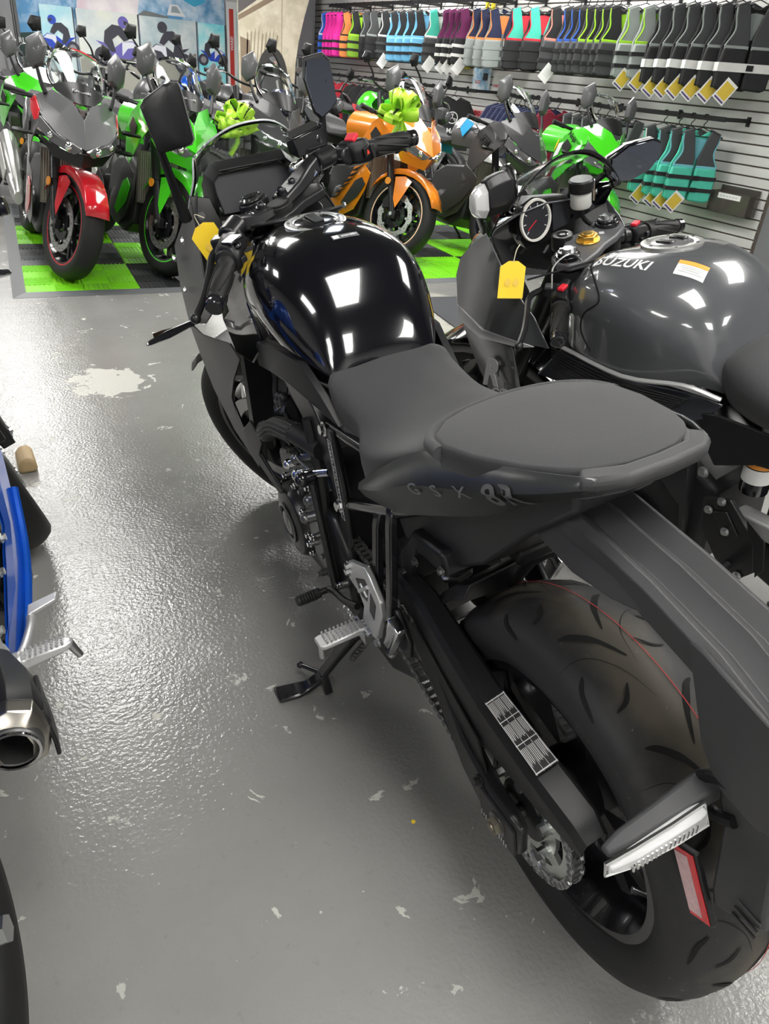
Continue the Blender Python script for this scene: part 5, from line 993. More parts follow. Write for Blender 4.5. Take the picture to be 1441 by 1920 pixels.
build('outlet_core', [lathe([(.0288, .0), (.025, .018), (.001, .019)], 24, axis='x', c=cen)], GROOVE, si)
build('silencer_strap', [sheet([(.32, -.238, .40), (.22, -.2565, .419), (.205, -.2565, .369), (.21, -.25, .339), (.25, -.247, .349), (.32, -.232, .368)], .006, .004, (0, -1, 0))], MATTE, si, bevel=.002)
build('exhaust_pipe', [tube([(.95, -.06, .25), (.75, -.08, .20), (.58, -.10, .22), (.50, -.13, .32)], .026, 12, 5)], GUN, LBK)
for s in (1, -1):
    build('tank_side', [sheet([(1.05, s*.10, .90), (.90, s*.17, .93), (.72, s*.16, .90), (.64, s*.12, .80), (.80, s*.17, .76), (1.0, s*.16, .78)], .01, .02, (0, s, 0))], BLUEP, LBK, bevel=.006)
build('fuel_tank', [grid([[(x, y, z) for y, z in h[::-1]] + [(x, 0, zc)] + [(x, -y, z) for y, z in h] for x, zc, h in gt], 3, 3)], BLUEP, LBK, ang=80)
build('rider_seat', [grid([r + [(x, -y, z) for x, y, z in r[-2::-1]] for r in gs_], 3, 3)], SEATM, LBK, solid=.01, ang=60)
build('tail_cowl', [loft([[(x, -w, zb), (x, w, zb), (x, w*.9, zt), (x, -w*.9, zt)] for x, w, zb, zt in ((.34, .14, .70, .80), (.2, .13, .76, .88), (.0, .09, .84, .935), (-.12, .04, .90, .955))])], BLUEP, LBK, bevel=.01)
build('front_cowl', [grid(gn, 2, 3)], BLUEP, LBK, solid=.004)
build('windscreen', [grid(gsr, 3, 3)], SMOKE, LBK, solid=.003, ang=80)
for s in (1, -1):
    build('handlebar', [cyl((1.10, s*.105, .88), (1.005, s*.335, .842), .012)], SATIN, LBK, M=LS); grip((1.06, s*.225, .861), (1.005, s*.335, .842), LBK, M=LS)
build('rear_fender', [loft([[(x, -.06, z-.03), (x, 0, z), (x, .06, z-.03)] for x, z in ((.05, .80), (-.1, .78), (-.25, .70), (-.32, .58))], caps=False, closed=False)], MATTE, LBK, solid=.004)
blk = build('floor_block', [loft([[(.34-.03*k, 2.52+y, z) for k, z in ((-1, 0), (1, 0), (.9, .03), (.5, .05), (-.5, .055), (-.9, .035))] for y in (-.06, -.02, .03, .06)])], mat('tan_wood', (.42, .3, .16), .5), bevel=.012)
blk.location = (-.235, -.05, 0); tag(blk, 'small tan rounded block on the floor behind the blue motorcycle\'s front tyre', 'block')
# ================================================================ the row of sport bikes on the mat
AMBER = mat('amber_reflector', (.75, .28, .02), .25, coat=.6); HEADL = mat('headlight_glass', (.12, .12, .13), .08, coat=1); NAVY = mat('dark_navy', (.01, .015, .05), .3, coat=.6)
FRAMEW = mat('exhaust_silver', (.62, .62, .6), .3, metal=.85)
GRN = mat('lime_green_paint', (.06, .62, .015), .25, coat=1); ORG = mat('orange_paint', (.86, .25, .008), .25, coat=1); RED = mat('red_paint', (.62, .008, .02), .22, coat=1); BLK = mat('flat_black_paint', (.035, .035, .037), .38, coat=.2); GRY = mat('flat_grey_paint', (.10, .10, .105), .35, coat=.3)
SKY = mat('sky_blue_paint', (.02, .38, .75), .3, coat=.8)
def sport_bike(label, rear, heading, lean, steer, C, group='sport bikes on the mat', lod=1):
    r = thing('motorcycle', label, 'motorcycle', (*rear, .013)); r.rotation_euler = (Matrix.Rotation(radians(heading), 3, 'Z') @ Matrix.Rotation(lean, 3, 'X')).to_euler(); r['group'] = group
    S = steer_matrix((1.10, 0, .92), 24.5, steer)
    running_gear(r, 1.38, S, n=48, rw=.15, rr=.305, rimline=C.get('rim'), fender=C['fender'], fork=C.get('fork', SATIN), lod=lod, wave=C.get('wave', .0), ftop=.56)
    for s in (1, -1):
        Q = lambda L: [(x, s*y, z) for x, y, z in L]
        build('nose_panel', [sheet(Q([(1.60, 0, .735), (1.52, .0, .875), (1.44, .05, .95), (1.36, .14, .985), (1.29, .205, .94), (1.39, .205, .865), (1.50, .14, .79)]), .004, .006, (1, s*.4, .8))], C['nose'], r, bevel=.003)
        hl = build('headlight', [sheet(Q([(1.59, .02, .725), (1.50, .145, .783), (1.41, .205, .845), (1.39, .21, .79), (1.48, .155, .735), (1.555, .05, .70)]), .02, .006, (1, s*.4, 0))], HEADL, r, bevel=.003)
        build('projector', [sph((1.548, s*.075, .735), .022, 12, 8)], CHROME, hl); build('projector', [sph((1.475, s*.155, .768), .018, 12, 8)], CHROME, hl)
        build('chin_panel', [sheet(Q([(1.585, 0, .715), (1.54, .06, .70), (1.46, .155, .725), (1.40, .20, .755), (1.42, .13, .66), (1.53, .0, .64)]), .004, .010, (1, s*.3, -.2))], C.get('chin', MATTE), r, bevel=.003)
        sf = build('side_fairing', [sheet(Q([(1.40, .192, .87), (1.31, .205, .93), (1.22, .21, .935), (1.10, .212, .86), (1.02, .205, .76), (1.03, .198, .62), (1.12, .205, .58), (1.20, .215, .64), (1.29, .218, .72), (1.38, .205, .80)]), .005, .014, (0, s, 0))], C['side'], r, bevel=.004)
        build('fairing_vent', [sheet(Q([(1.25, .229, .80), (1.18, .229, .84), (1.13, .227, .79), (1.17, .226, .74), (1.23, .228, .75)]), .004, .0, (0, s, 0))], C.get('vent', MATTE), sf)
        build('fairing_blade', [sheet(Q([(1.39, .203, .875), (1.30, .214, .935), (1.20, .222, .905), (1.27, .230, .865), (1.36, .222, .815), (1.40, .21, .83)]), .006, .008, (0, s, .2))], C.get('blade', C['side']), sf, bevel=.002)
        build('lower_fairing', [sheet(Q([(1.12, .205, .58), (1.02, .20, .62), (.90, .185, .46), (.74, .165, .32), (.62, .15, .27), (.66, .15, .23), (.86, .15, .20), (1.02, .165, .27), (1.14, .185, .42), (1.19, .20, .54)]), .005, .010, (0, s, 0))], C['lower'], r, bevel=.004)
        build('lower_accent', [sheet(Q([(1.10, .203, .50), (1.02, .198, .47), (.86, .18, .29), (.90, .175, .26), (1.06, .185, .36), (1.15, .20, .46)]), .004, .006, (0, s, 0))], C.get('accent', C['lower']), r)
        build('turn_signal', [loft([[(1.29+dx, s*y, .745+dz) for dx, dz in ((-.02*k, 0), (0, .014*k), (.022*k, 0), (0, -.014*k))] for y, k in ((.205, .6), (.25, .7), (.28, 1.0), (.315, .8), (.322, .3))])], MATTE, r)
        ff = V(1.38, s*.128, .305); build('fork_reflector', [cyl(ff+V(-.10, 0, .20), ff+V(-.10, s*.006, .20), .024, n=18)], AMBER, r, M=S)
        mo = [(1.235, s*.195, 1.235), (1.22, s*.255, 1.185), (1.225, s*.250, 1.09), (1.24, s*.215, 1.055), (1.25, s*.165, 1.09), (1.245, s*.155, 1.18)]
        mirror_on(r, mo, (1, s*.15, 0), .045, [(1.34, s*.165, .955), (1.31, s*.185, 1.0), (1.255, s*.205, 1.08)], C.get('mirror', GRY))
        build('handlebar', [cyl((1.10, s*.10, .90), (1.02, s*.33, .90), .012)], SATIN, r, M=S)
        build('grip', [cyl((1.055, s*.23, .90), (1.02, s*.33, .90), .017)], RUBBER, r, M=S)
        build('lever', [tube([(1.09, s*.17, .90), (1.10, s*.21, .895), (1.07, s*.31, .885)], .007, 6, 4)], C.get('lev', SATIN), r, M=S)
    build('radiator', [box((1.10, 0, .52), (.03, .28, .30), Matrix.Rotation(-.2, 3, 'Y'))], mat('radiator_fins', (.16, .15, .12), .5, metal=.5), r)
    build('radiator_fin', [box((1.118, -.125+.0135*k, .524), (.006, .004, .27), Matrix.Rotation(-.2, 3, 'Y')) for k in range(20)], mat('radiator_fin_light', (.35, .33, .27), .5, metal=.5), r)
    sc = [[(x0+dx*abs(t)**2, w*t, z0-dz*abs(t)**2) for t in (-1, -.6, -.25, 0, .25, .6, 1)] for x0, z0, w, dx, dz in ((1.455, .945, .05, -.02, .0), (1.40, 1.01, .115, -.06, .03), (1.33, 1.085, .15, -.07, .05), (1.25, 1.15, .145, -.05, .045), (1.17, 1.205, .11, .02, .03))]
    w = build('windscreen', [grid(sc, 3, 3)], SMOKE, r, solid=.003, ang=80)
    build('screen_band', [grid([[Vector(p)+V(.003, 0, .003) for p in row] for row in ([[Vector(p) for p in sc[0]], [Vector(p) for p in sc[1]], [(Vector(p)*.55+Vector(q)*.45) for p, q in zip(sc[1], sc[2])]])], 3, 3)], C.get('band', MATTE), w)
    tkk = [[(x, y, z) for y, z in ((.12, .74), (.15, .82), (.13, .89), (.08, .935))] + [(x, 0, zc)] + [(x, -y, z) for y, z in ((.08, .935), (.13, .89), (.15, .82), (.12, .74))] for x, zc in ((1.05, .925), (.95, .965), (.82, .965), (.70, .92))] 
    build('fuel_tank', [grid(tkk, 3, 3)], C.get('tank', C['side']), r)
    build('seat', [loft([[(x, -w, z-.05), (x, w, z-.05), (x, w*.85, z), (x, -w*.85, z)] for x, w, z in ((.72, .09, .83), (.6, .11, .795), (.45, .14, .79), (.34, .13, .82), (.30, .11, .87), (.05, .09, .91))])], SEATM, r, bevel=.012)
    build('tail', [loft([[(x, -w, zb), (x, w, zb), (x, w*.9, zt), (x, -w*.9, zt)] for x, w, zb, zt in ((.42, .145, .68, .77), (.25, .13, .75, .85), (.05, .09, .82, .90), (-.12, .04, .88, .925))])], C.get('tail', C['side']), r, bevel=.008)
    ex = build('silencer', [loft([[(x, -.185+.058*cos(a)*k, z+.085*sin(a)*k) for a in [i*2*pi/12 for i in range(12)]] for x, z, k in ((.62, .30, .5), (.52, .35, .8), (.30, .46, 1.0), (.05, .56, 1.0), (-.02, .58, .8))])], C.get('exh', FRAMEW), r, bevel=.004)
    build('heat_shield', [sheet([(.45, -.245, .44), (.15, -.25, .58), (.0, -.248, .60), (.06, -.25, .50), (.38, -.248, .36)], .006, .006, (0, -1, 0))], mat('pale_shield', (.6, .59, .57), .35, metal=.4), ex)
    build('rear_fender', [loft([[(x, -.05, z-.02), (x, 0, z), (x, .05, z-.02)] for x, z in ((0, .84), (-.15, .78), (-.28, .64))], caps=False, closed=False)], MATTE, r, solid=.004)
    return r
red = sport_bike('matte grey sport bike with red front fender and red rim stripe', (.60, 6.18), -89, -.19, 14, dict(nose=GRY, chin=MATTE, side=GRY, lower=GRY, accent=RED, blade=RED, fender=RED, rim=RED, tank=RED, tail=GRY, vent=MATTE))
lettering('Kawasaki', .026, SILVERG, red, basis((1.405, 0, 1.005), (0, 1, 0), (-.75, 0, .66)), ext=.003)
grn = sport_bike('lime green sport bike with green rim stripe and ribbon bow on its screen', (1.03, 6.15), -83, -.20, 12, dict(nose=GRN, chin=GRN, side=GRN, lower=BLK, accent=GRN, blade=GRN, fender=GRN, rim=GRN, tank=GRN, tail=GRN, vent=MATTE))
lettering('Kawasaki', .022, SILVERG, grn, basis((1.405, 0, 1.005), (0, 1, 0), (-.75, 0, .66)), ext=.003)
org = sport_bike('orange sport bike with black tiger stripes and a large green ribbon bow', (2.74, 6.30), -83, -.19, 18, dict(nose=ORG, chin=ORG, side=ORG, lower=ORG, accent=BLK, blade=ORG, fender=ORG, rim=mat('pale_orange', (.9, .6, .4), .3), tank=ORG, tail=BLK, wave=.006))
for k in range(7):
    z = .60-.045*k; x = 1.10-.05*k; yo = -.216+.006*k
    build('tiger_stripe', [sheet([(x+.05, yo-.004, z+.022), (x-.03, yo-.002, z-.005), (x-.11, yo+.012, z-.03), (x-.02, yo-.003, z-.020)], .004, .004, (0, -1, 0))], GROOVE, org)
drk = sport_bike('flat black sport bike with model lettering and a sky blue tail flash', (3.60, 6.12), -85, -.19, 10, dict(nose=BLK, chin=BLK, side=BLK, lower=BLK, accent=BLK, blade=BLK, fender=BLK, tank=GRY, tail=SKY, wave=.006, rim=NAVY))
lettering('ZX-6R', .075, mat('stealth_letter', (.008, .008, .008), .4), drk, basis((1.13, -.2345, .82), (.85, 0, -.5), (.5, 0, .85)), ext=.002, shear=.3)
build('blue_flash', [sheet([(.95, -.158, .90), (.86, -.16, .93), (.80, -.158, .86), (.86, -.165, .80)], .004, .004, (0, -1, 0))], SKY, drk); build('white_flash', [sheet([(.86, -.162, .935), (.78, -.15, .93), (.76, -.16, .85), (.80, -.162, .86)], .004, .004, (0, -1, 0))], WHITE, drk)
gr2 = sport_bike('lime green sport bike with white and yellow side graphics, near the slatted wall', (4.55, 5.98), -97, -.18, 12, dict(nose=GRN, chin=GRN, side=GRN, lower=BLK, accent=GRN, blade=GRN, fender=GRN, tank=GRN, tail=GRN, wave=.006))
build('white_graphic', [sheet([(1.14, -.2265, .82), (1.07, -.216, .80), (1.04, -.213, .70), (1.10, -.219, .72)], .004, .003, (0, -1, 0))], WHITE, gr2); build('yellow_graphic', [sheet([(1.06, -.2165, .84), (1.03, -.211, .80), (1.02, -.209, .74), (1.05, -.2145, .78)], .004, .003, (0, -1, 0))], YELLOW, gr2)
lettering('Ninja', .055, GROOVE, gr2, basis((1.24, -.234, .86), (.9, 0, -.4), (.4, 0, .9)), ext=.002, shear=.2)
sport_bike('lime green street bike with white shrouds behind the matte grey and red one', (.46, 8.15), -78, -.17, 10, dict(nose=GRN, chin=GRN, side=GRN, lower=BLK, accent=GRN, blade=WHITE, fender=GRN, tank=BLK, tail=BLK, band=WHITE), lod=0)
sport_bike('black sport bike with dark screen between the green and the orange ones', (1.90, 6.62), -86, -.18, 8, dict(nose=BLK, chin=BLK, side=BLK, lower=BLK, accent=BLK, blade=NAVY, fender=BLK, tank=BLK, tail=BLK, rim=NAVY), lod=0)
# ---- upright street bikes behind them
def street_bike(label, rear, heading, lean, steer, C):
    r = thing('motorcycle', label, 'motorcycle', (*rear, 0)); r.rotation_euler = (Matrix.Rotation(radians(heading), 3, 'Z') @ Matrix.Rotation(lean, 3, 'X')).to_euler(); r['group'] = 'street bikes in the back rows'
    S = steer_matrix((1.08, 0, .95), 25, steer)
    running_gear(r, 1.40, S, n=32, rw=.15, rr=.31, fender=C['fender'], lod=0, wave=0, ftop=.66)
    build('headlamp', [loft([[(x, y*k, .88+z*k) for y, z in ((-.09, .05), (0, .085), (.09, .05), (.08, -.05), (0, -.09), (-.08, -.05))] for x, k in ((1.18, .8), (1.24, 1.0), (1.30, .9), (1.33, .5))])], C['lamp'], r, M=S, bevel=.006)
    build('headlamp_lens', [sph((1.325, 0, .88), .05, 12, 8, (.4, 1, 1))], HEADL, r, M=S)
    build('handlebar', [tube([(1.02, -.38, 1.02), (1.05, -.22, 1.06), (1.08, -.08, 1.03), (1.08, .08, 1.03), (1.05, .22, 1.06), (1.02, .38, 1.02)], .012, 8, 4)], SATIN, r, M=S)
    for s in (1, -1):
        build('grip', [cyl((1.04, s*.28, 1.045), (1.015, s*.40, 1.015), .018)], RUBBER, r, M=S)
        build('lever', [tube([(1.08, s*.22, 1.05), (1.10, s*.28, 1.045), (1.07, s*.38, 1.02)], .006, 6, 3)], STEEL, r, M=S)
        mo = [(1.0, s*.30, 1.325), (.995, s*.38, 1.31), (.995, s*.40, 1.24), (1.0, s*.35, 1.20), (1.0, s*.28, 1.23)]
        o = mirror_on(r, mo, (1, 0, .1), .03, [(1.06, s*.20, 1.06), (1.05, s*.24, 1.14), (1.01, s*.33, 1.23)], MATTE)
        o.matrix_basis = S
        build('tank_shroud', [sheet([(1.05, s*.14, .86), (1.16, s*.16, .80), (1.10, s*.17, .68), (.95, s*.16, .74), (.85, s*.15, .84)], .006, .012, (0, s, 0))], C['shroud'], r, bevel=.004)
        build('shock', [cyl((.16, s*.13, .42), (.22, s*.12, .72), .02)], STEEL, r)
    build('fuel_tank', [grid([[(x, -w, .76), (x, -w*1.1, .86), (x, -w*.6, z), (x, 0, z+.012), (x, w*.6, z), (x, w*1.1, .86), (x, w, .76)] for x, w, z in ((1.02, .09, .93), (.92, .13, .98), (.78, .13, .97), (.68, .09, .88))], 3, 3)], C['tank'], r)
    build('seat', [loft([[(x, -w, z-.05), (x, w, z-.05), (x, w*.85, z), (x, -w*.85, z)] for x, w, z in ((.70, .09, .82), (.5, .13, .79), (.32, .13, .82), (.0, .09, .87))])], SEATM, r, bevel=.012)
    build('tail', [loft([[(x, -w, zb), (x, w, zb), (x, w*.9, zt), (x, -w*.9, zt)] for x, w, zb, zt in ((.30, .12, .72, .80), (.0, .09, .80, .86), (-.12, .04, .85, .88))])], C['tank'], r, bevel=.008)
    build('silencer', [cyl((.45, -.16, .30), (0, -.18, .42), .055, .06, n=16)], C.get('exh', GUN), r)
    return r
K = dict(fender=BLK, lamp=BLK, shroud=BLK, tank=BLK)
WH = mat('pearl_white_paint', (.75, .75, .74), .3, coat=.8)
for i, (lb, x, y, hd, C) in enumerate([
    ('white and black street bike at the end of the back row by the dark cabinet', .10, 10.3, -76, dict(K, shroud=WH, lamp=WH)),
    ('black street bike with silver shrouds in front of the blue launch poster', .95, 9.0, -80, dict(K, shroud=FRAMEW)),
    ('all black street bike in front of the wide racing poster', 1.75, 8.8, -84, K),
    ('black street bike with white shrouds in front of the second racing poster', 2.45, 8.7, -82, dict(K, shroud=WH, lamp=GRY)),
    ('black street bike with dark blue tank in front of the cyan poster', 3.02, 8.7, -84, dict(K, tank=NAVY, shroud=NAVY)),
    ('black street bike with grey tank below the stone wall banner', 3.66, 9.2, -88, dict(K, tank=GRY)),
    ('red and black street bike with orange tail below the red jackets', 4.25, 8.3, -78, dict(K, tank=RED, shroud=ORG)),
    ('green and black trail bike in front of the dark hanging jackets', 4.6, 9.7, -86, dict(K, tank=GRN, shroud=GRN, lamp=GRN, fender=GRN)),
    ('black street bike with green headlamp cowl behind the green street bike', .98, 11.35, -84, dict(K, lamp=GRN)),
    ('grey street bike in the far row under the wide racing poster', 1.85, 11.3, -86, dict(K, tank=GRY, shroud=GRY)),
    ('blue and black street bike in the far row under the cyan poster', 2.9, 11.3, -86, dict(K, tank=BLUEP, shroud=BLUEP)),
]): street_bike(lb, (x, y), hd, -.16, 12+3*(i % 3), C)
# ---- ribbon bows printed with the maker's name
RIB = mat('lime_ribbon', (.50, .85, .06), .35, coat=.3)
def bow(c, size, label, seed):
    rr = random.Random(seed); t = thing('ribbon_bow', label, 'ribbon bow', c)
    for k in range(16):
        th = rr.uniform(0, 2*pi); ph = rr.uniform(-.25, 1.3); d = V(cos(th)*cos(ph), sin(th)*cos(ph), sin(ph)); a, b = frame_for(d)
        a = a*cos(k)+b*sin(k); L = size*rr.uniform(.75, 1.0); wd = size*.22; side = d.cross(a).normalized()
        prof = [d*(L*.08), d*(L*.5)+a*(L*.22), d*(L*.95)+a*(L*.16), d*L, d*(L*.95)-a*(L*.16), d*(L*.5)-a*(L*.2), d*(L*.06)]
        pts = catmull(prof, 4)
        o = build('ribbon_loop', [loft([[p-side*wd for p in pts], [p+side*wd for p in pts]], caps=False, closed=False)], RIB, t, solid=.0015, ang=70)
        if k % 2 == 0:
            q = pts[int(len(pts)*.3)]; n_ = (pts[int(len(pts)*.3)+1]-pts[int(len(pts)*.3)-1]).normalized()
            out = side.cross(n_).normalized()
            if out.dot(a) < 0: out = -out
            build('ribbon_print', [xf(textgeom('Kawasaki', size*.22, ext=.0006, bold=.03, wide=.8), basis(q+out*.004, side.cross(out) if True else side, side))], GROOVE, o)
    for k in range(3):
        a0 = rr.uniform(0, 6.28); e = V(cos(a0)*.4, sin(a0)*.4, -1.0)*size
        build('ribbon_tail', [loft([[V(0, -size*.16, 0), e*.5+V(.02, -size*.18, 0), e+V(0, -size*.16, 0)], [V(0, size*.16, 0), e*.5+V(.02, size*.18, 0), e+V(0, size*.16, 0)]], caps=False, closed=False)], RIB, t, solid=.0015)
    return t
bow((1.62, 4.60, .88), .14, 'lime green printed ribbon bow on the green sport bike\'s screen', 2)
bow((2.75, 4.69, .985), .16, 'large lime green printed ribbon bow on the orange sport bike', 5)
# ================================================================ posters and banners on the far wall
def sky_print(name, c0, c1, c2, scale=2.2):
    # printed sky: blue to pale cloud, in the print's own object space
    m = mat(name, c0, .45); nt = m.node_tree; b = nt.nodes['Principled BSDF']; N = nt.nodes.new; L = nt.links.new
    tc = N('ShaderNodeTexCoord'); nz = N('ShaderNodeTexNoise'); nz.inputs['Scale'].default_value = scale; nz.inputs['Detail'].default_value = 6; nz.inputs['Roughness'].default_value = .6; L(tc.outputs['Object'], nz.inputs['Vector'])
    r = N('ShaderNodeValToRGB'); r.color_ramp.elements[0].position = .4; r.color_ramp.elements[0].color = (*c0, 1); r.color_ramp.elements[1].position = .62; r.color_ramp.elements[1].color = (*c1, 1)
    e = r.color_ramp.elements.new(.52); e.color = (*c2, 1)
    L(nz.outputs['Fac'], r.inputs[0]); L(r.outputs[0], b.inputs['Base Color']); return m
def inkp(c, r=.5): return mat('print_%d_%d_%d' % tuple(int(v*255) for v in c), c, r)
YP = 13.12
def rect(x0, x1, z0, z1, y, th=.004): return box(((x0+x1)/2, y, (z0+z1)/2), (x1-x0, th, z1-z0))
def ink(name, pts, y, m, parent): return build(name, [flat([(x, y, z) for x, z in pts], .001, (0, -1, 0))], m, parent)
def disc2(cx, cz, r, n=24, sx=1.): return [(cx+r*sx*cos(2*pi*i/n), cz+r*sin(2*pi*i/n)) for i in range(n)]
bk = build('backdrop_banner', [rect(1.52, 4.47, .75, 2.12, YP+.03, .01)], sky_print('sky_banner', (.10, .30, .55), (.78, .82, .88), (.45, .62, .78)))
tag(bk, 'wide sky blue cloud-printed backdrop banner behind the racing posters', 'banner')
ink('pink_cloud', [(2.3, 1.62), (3.15, 1.62), (3.2, 1.95), (2.7, 2.05), (2.35, 1.9)], YP+.024, sky_print('pink_cloud', (.75, .6, .66), (.9, .85, .85), (.82, .75, .8)), bk)
ink('dark_land', [(1.52, .75), (1.79, .75), (1.79, 1.30), (1.52, 1.27)], YP+.024, inkp((.02, .05, .045)), bk)
ink('cloth_swag', [(3.72, 2.12), (3.85, 1.86), (4.0, 1.80), (4.15, 1.86), (4.28, 2.12)], YP+.02, inkp((.06, .42, .66)), bk)
ink('buggy_print', [(3.58, 1.66), (3.63, 1.80), (3.75, 1.80), (3.86, 1.66)], YP+.022, inkp((.75, .76, .78)), bk); ink('buggy_frame', [(3.64, 1.70), (3.66, 1.78), (3.73, 1.78), (3.79, 1.70)], YP+.021, inkp((.3, .35, .4)), bk)
ink('hill_print', [(3.15, 1.63), (3.25, 1.69), (3.4, 1.67), (3.6, 1.64), (3.6, 1.62), (3.15, 1.60)], YP+.022, inkp((.16, .18, .18)), bk)
lettering('RUN THE', .085, WHITE, bk, basis((1.66, YP+.018, 1.18), (1, 0, 0), (0, 0, 1)), bold=.02)
def rider(parent, cx, cz, s, y, body, dark, flip=1):
    P = lambda L: [(cx+flip*u*s, cz+v*s) for u, v in L]
    ink('wheel_print', P(disc2(-.36, -.22, .20)), y, dark, parent); ink('wheel_print', P(disc2(.40, -.20, .20)), y, dark, parent)
    ink('rim_print', P(disc2(-.36, -.22, .11)), y-.0012, inkp((.3, .3, .33)), parent); ink('rim_print', P(disc2(.40, -.20, .11)), y-.0012, inkp((.3, .3, .33)), parent)
    ink('bike_print', P([(-.50, .10), (-.30, .06), (-.08, -.02), (.10, .10), (.34, .14), (.50, .02), (.44, -.14), (.20, -.26), (-.10, -.24), (-.24, -.08)]), y-.0024, body, parent)
    ink('flash_print', P([(.10, .10), (.34, .12), (.46, .02), (.22, -.02), (.08, -.18)]), y-.0036, inkp((.80, .82, .9)), parent)
    ink('rider_print', P([(-.32, .08), (-.28, .30), (-.10, .44), (.10, .42), (.20, .28), (.26, .16), (.14, .12), (.02, .24), (-.12, .14), (-.06, -.10), (-.16, -.12)]), y-.0036, dark, parent)
    ink('helmet_print', P(disc2(.16, .50, .12)), y-.0048, body, parent); ink('visor_print', P([(.18, .54), (.28, .50), (.26, .44), (.16, .46)]), y-.006, inkp((.04, .04, .06)), parent)
INKB, INKP, INKD = inkp((.03, .08, .55)), inkp((.16, .14, .48)), inkp((.05, .05, .07))
for lb, x0, x1, zt, m_, col, cx, cz, sc_, fl in (
    ('narrow light blue poster of a leaning blue motorcycle', 1.80, 2.23, 1.63, sky_print('pale_cyan', (.45, .78, .88), (.8, .93, .95), (.62, .86, .92)), INKB, 2.02, 1.23, .46, -1),
    ('wide pale poster of a crouched racer on a purple motorcycle', 2.28, 3.13, 1.625, sky_print('pale_haze', (.62, .70, .72), (.82, .84, .76), (.75, .80, .78)), INKP, 2.82, 1.20, .62, 1),
    ('wide grey sky poster of a rider sitting up on a dark motorcycle', 3.155, 4.0, 1.62, sky_print('grey_sky', (.42, .55, .60), (.75, .80, .80), (.6, .68, .7)), INKD, 3.58, 1.20, .60, -1),
    ('narrow cyan poster of a rider on a blue motorcycle seen from the front', 4.03, 4.45, 1.61, sky_print('bright_cyan', (.10, .72, .85), (.72, .92, .95), (.4, .85, .9)), INKB, 4.24, 1.22, .40, 1)):
    p = build('poster', [rect(x0, x1, .62, zt, YP, .03)], m_, bevel=.003); tag(p, lb, 'poster', 'racing posters')
    build('poster_edge', [rect(x1-.002, x1+.012, .62, zt, YP, .034)], INKD, p)
    if x1-x0 > .6: ink('ground_print', [(x0+.02, .64), (x1-.02, .64), (x1-.02, 1.06), (x0+.4, 1.10), (x0+.02, 1.05)], YP-.0165, inkp((.42, .42, .36)), p); ink('hill_print', [(x1-.25, 1.05), (x1-.02, 1.05), (x1-.02, 1.20), (x1-.12, 1.17)], YP-.017, inkp((.22, .17, .12)), p)
    rider(p, cx, cz, sc_, YP-.0182, col, INKD, fl)
rb = build('vertical_banner', [rect(4.49, 4.82, .5, 1.92, YP+.01, .02)], WHITE); tag(rb, 'tall white banner with a red lettered strip beside the cyan poster', 'banner')
rs_ = ink('red_strip', [(4.53, .5), (4.60, .5), (4.60, 1.83), (4.53, 1.83)], YP-.0015, inkp((.62, .06, .05)), rb)
lettering('WARE!', .062, WHITE, rs_, basis((4.567, YP-.003, 1.38), (0, 0, 1), (-1, 0, 0)), bold=.02)
ink('teal_panel', [(4.64, .5), (4.78, .5), (4.78, 1.80), (4.64, 1.80)], YP-.0015, sky_print('teal_print', (.45, .68, .70), (.8, .86, .88), (.65, .78, .8)), rb)
fr = thing('banner_frame', 'grey metal frame holding up the backdrop banners', 'frame', (0, YP+.045, 0))
build('frame_post', [cyl((1.46, 0, 0), (1.46, 0, 2.2), .025), ], GUN, fr); build('frame_post', [cyl((4.90, 0, 0), (4.90, 0, 2.2), .025)], GUN, fr); build('frame_rail', [cyl((1.46, 0, 2.16), (4.9, 0, 2.16), .022)], GUN, fr)
dk = build('dark_cabinet', [rect(.2, 1.42, 0, 2.3, YP-.08, .3)], WALLD, bevel=.01); tag(dk, 'tall dark grey cabinet at the end of the backdrop', 'cabinet')
for k in range(6): build('cabinet_rib', [rect(.25+k*.2, .27+k*.2, .05, 2.25, YP-.235, .02)], GUN, dk)
# stone wall banner: free standing, curved right edge
YS = 11.5
out = [(4.10, .30), (4.90, .30), (4.93, .85), (4.95, 1.20), (4.99, 1.45), (5.07, 1.75), (5.17, 2.05), (5.20, 2.30), (4.10, 2.30)]
sb = build('printed_banner', [flat([(x, YS, z) for x, z in out], .03, (0, -1, 0))], sky_print('stone_print', (.50, .45, .33), (.66, .61, .48), (.58, .53, .41), 5)); tag(sb, 'tall curved banner printed with a sunlit stone wall and a rider in an arch', 'banner')
ink('roof_print', [(4.10, 2.30), (4.62, 2.30), (5.0, 2.30), (4.10, 1.72)], YS-.002, inkp((.10, .09, .09)), sb)
ink('beam_print', [(4.10, 1.64), (4.10, 1.70), (5.15, 2.28), (5.19, 2.22)], YS-.003, inkp((.22, .16, .11)), sb)
ink('post_print', [(4.12, .30), (4.26, .30), (4.26, 1.42), (4.12, 1.46)], YS-.003, inkp((.25, .19, .13)), sb)
for k in range(9): ink('branch_print', [(4.2+.05*k, 1.05+.05*(k % 3)), (4.215+.05*k, 1.05+.05*(k % 3)), (4.24+.055*k, 1.5+.04*(k % 4)), (4.22+.055*k, 1.52)], YS-.003, inkp((.30, .25, .17)), sb)
ink('wall_joint', [(4.72, .9), (4.735, .9), (4.745, 2.1), (4.73, 2.1)], YS-.003, inkp((.42, .36, .25)), sb)
ink('arch_print', [(4.35, .30), (4.83, .30), (4.83, .95)] + [(4.59+.24*cos(a), .95+.42*sin(a)) for a in [pi*i/14 for i in range(1, 14)]] + [(4.35, .95)], YS-.004, inkp((.05, .048, .045)), sb)
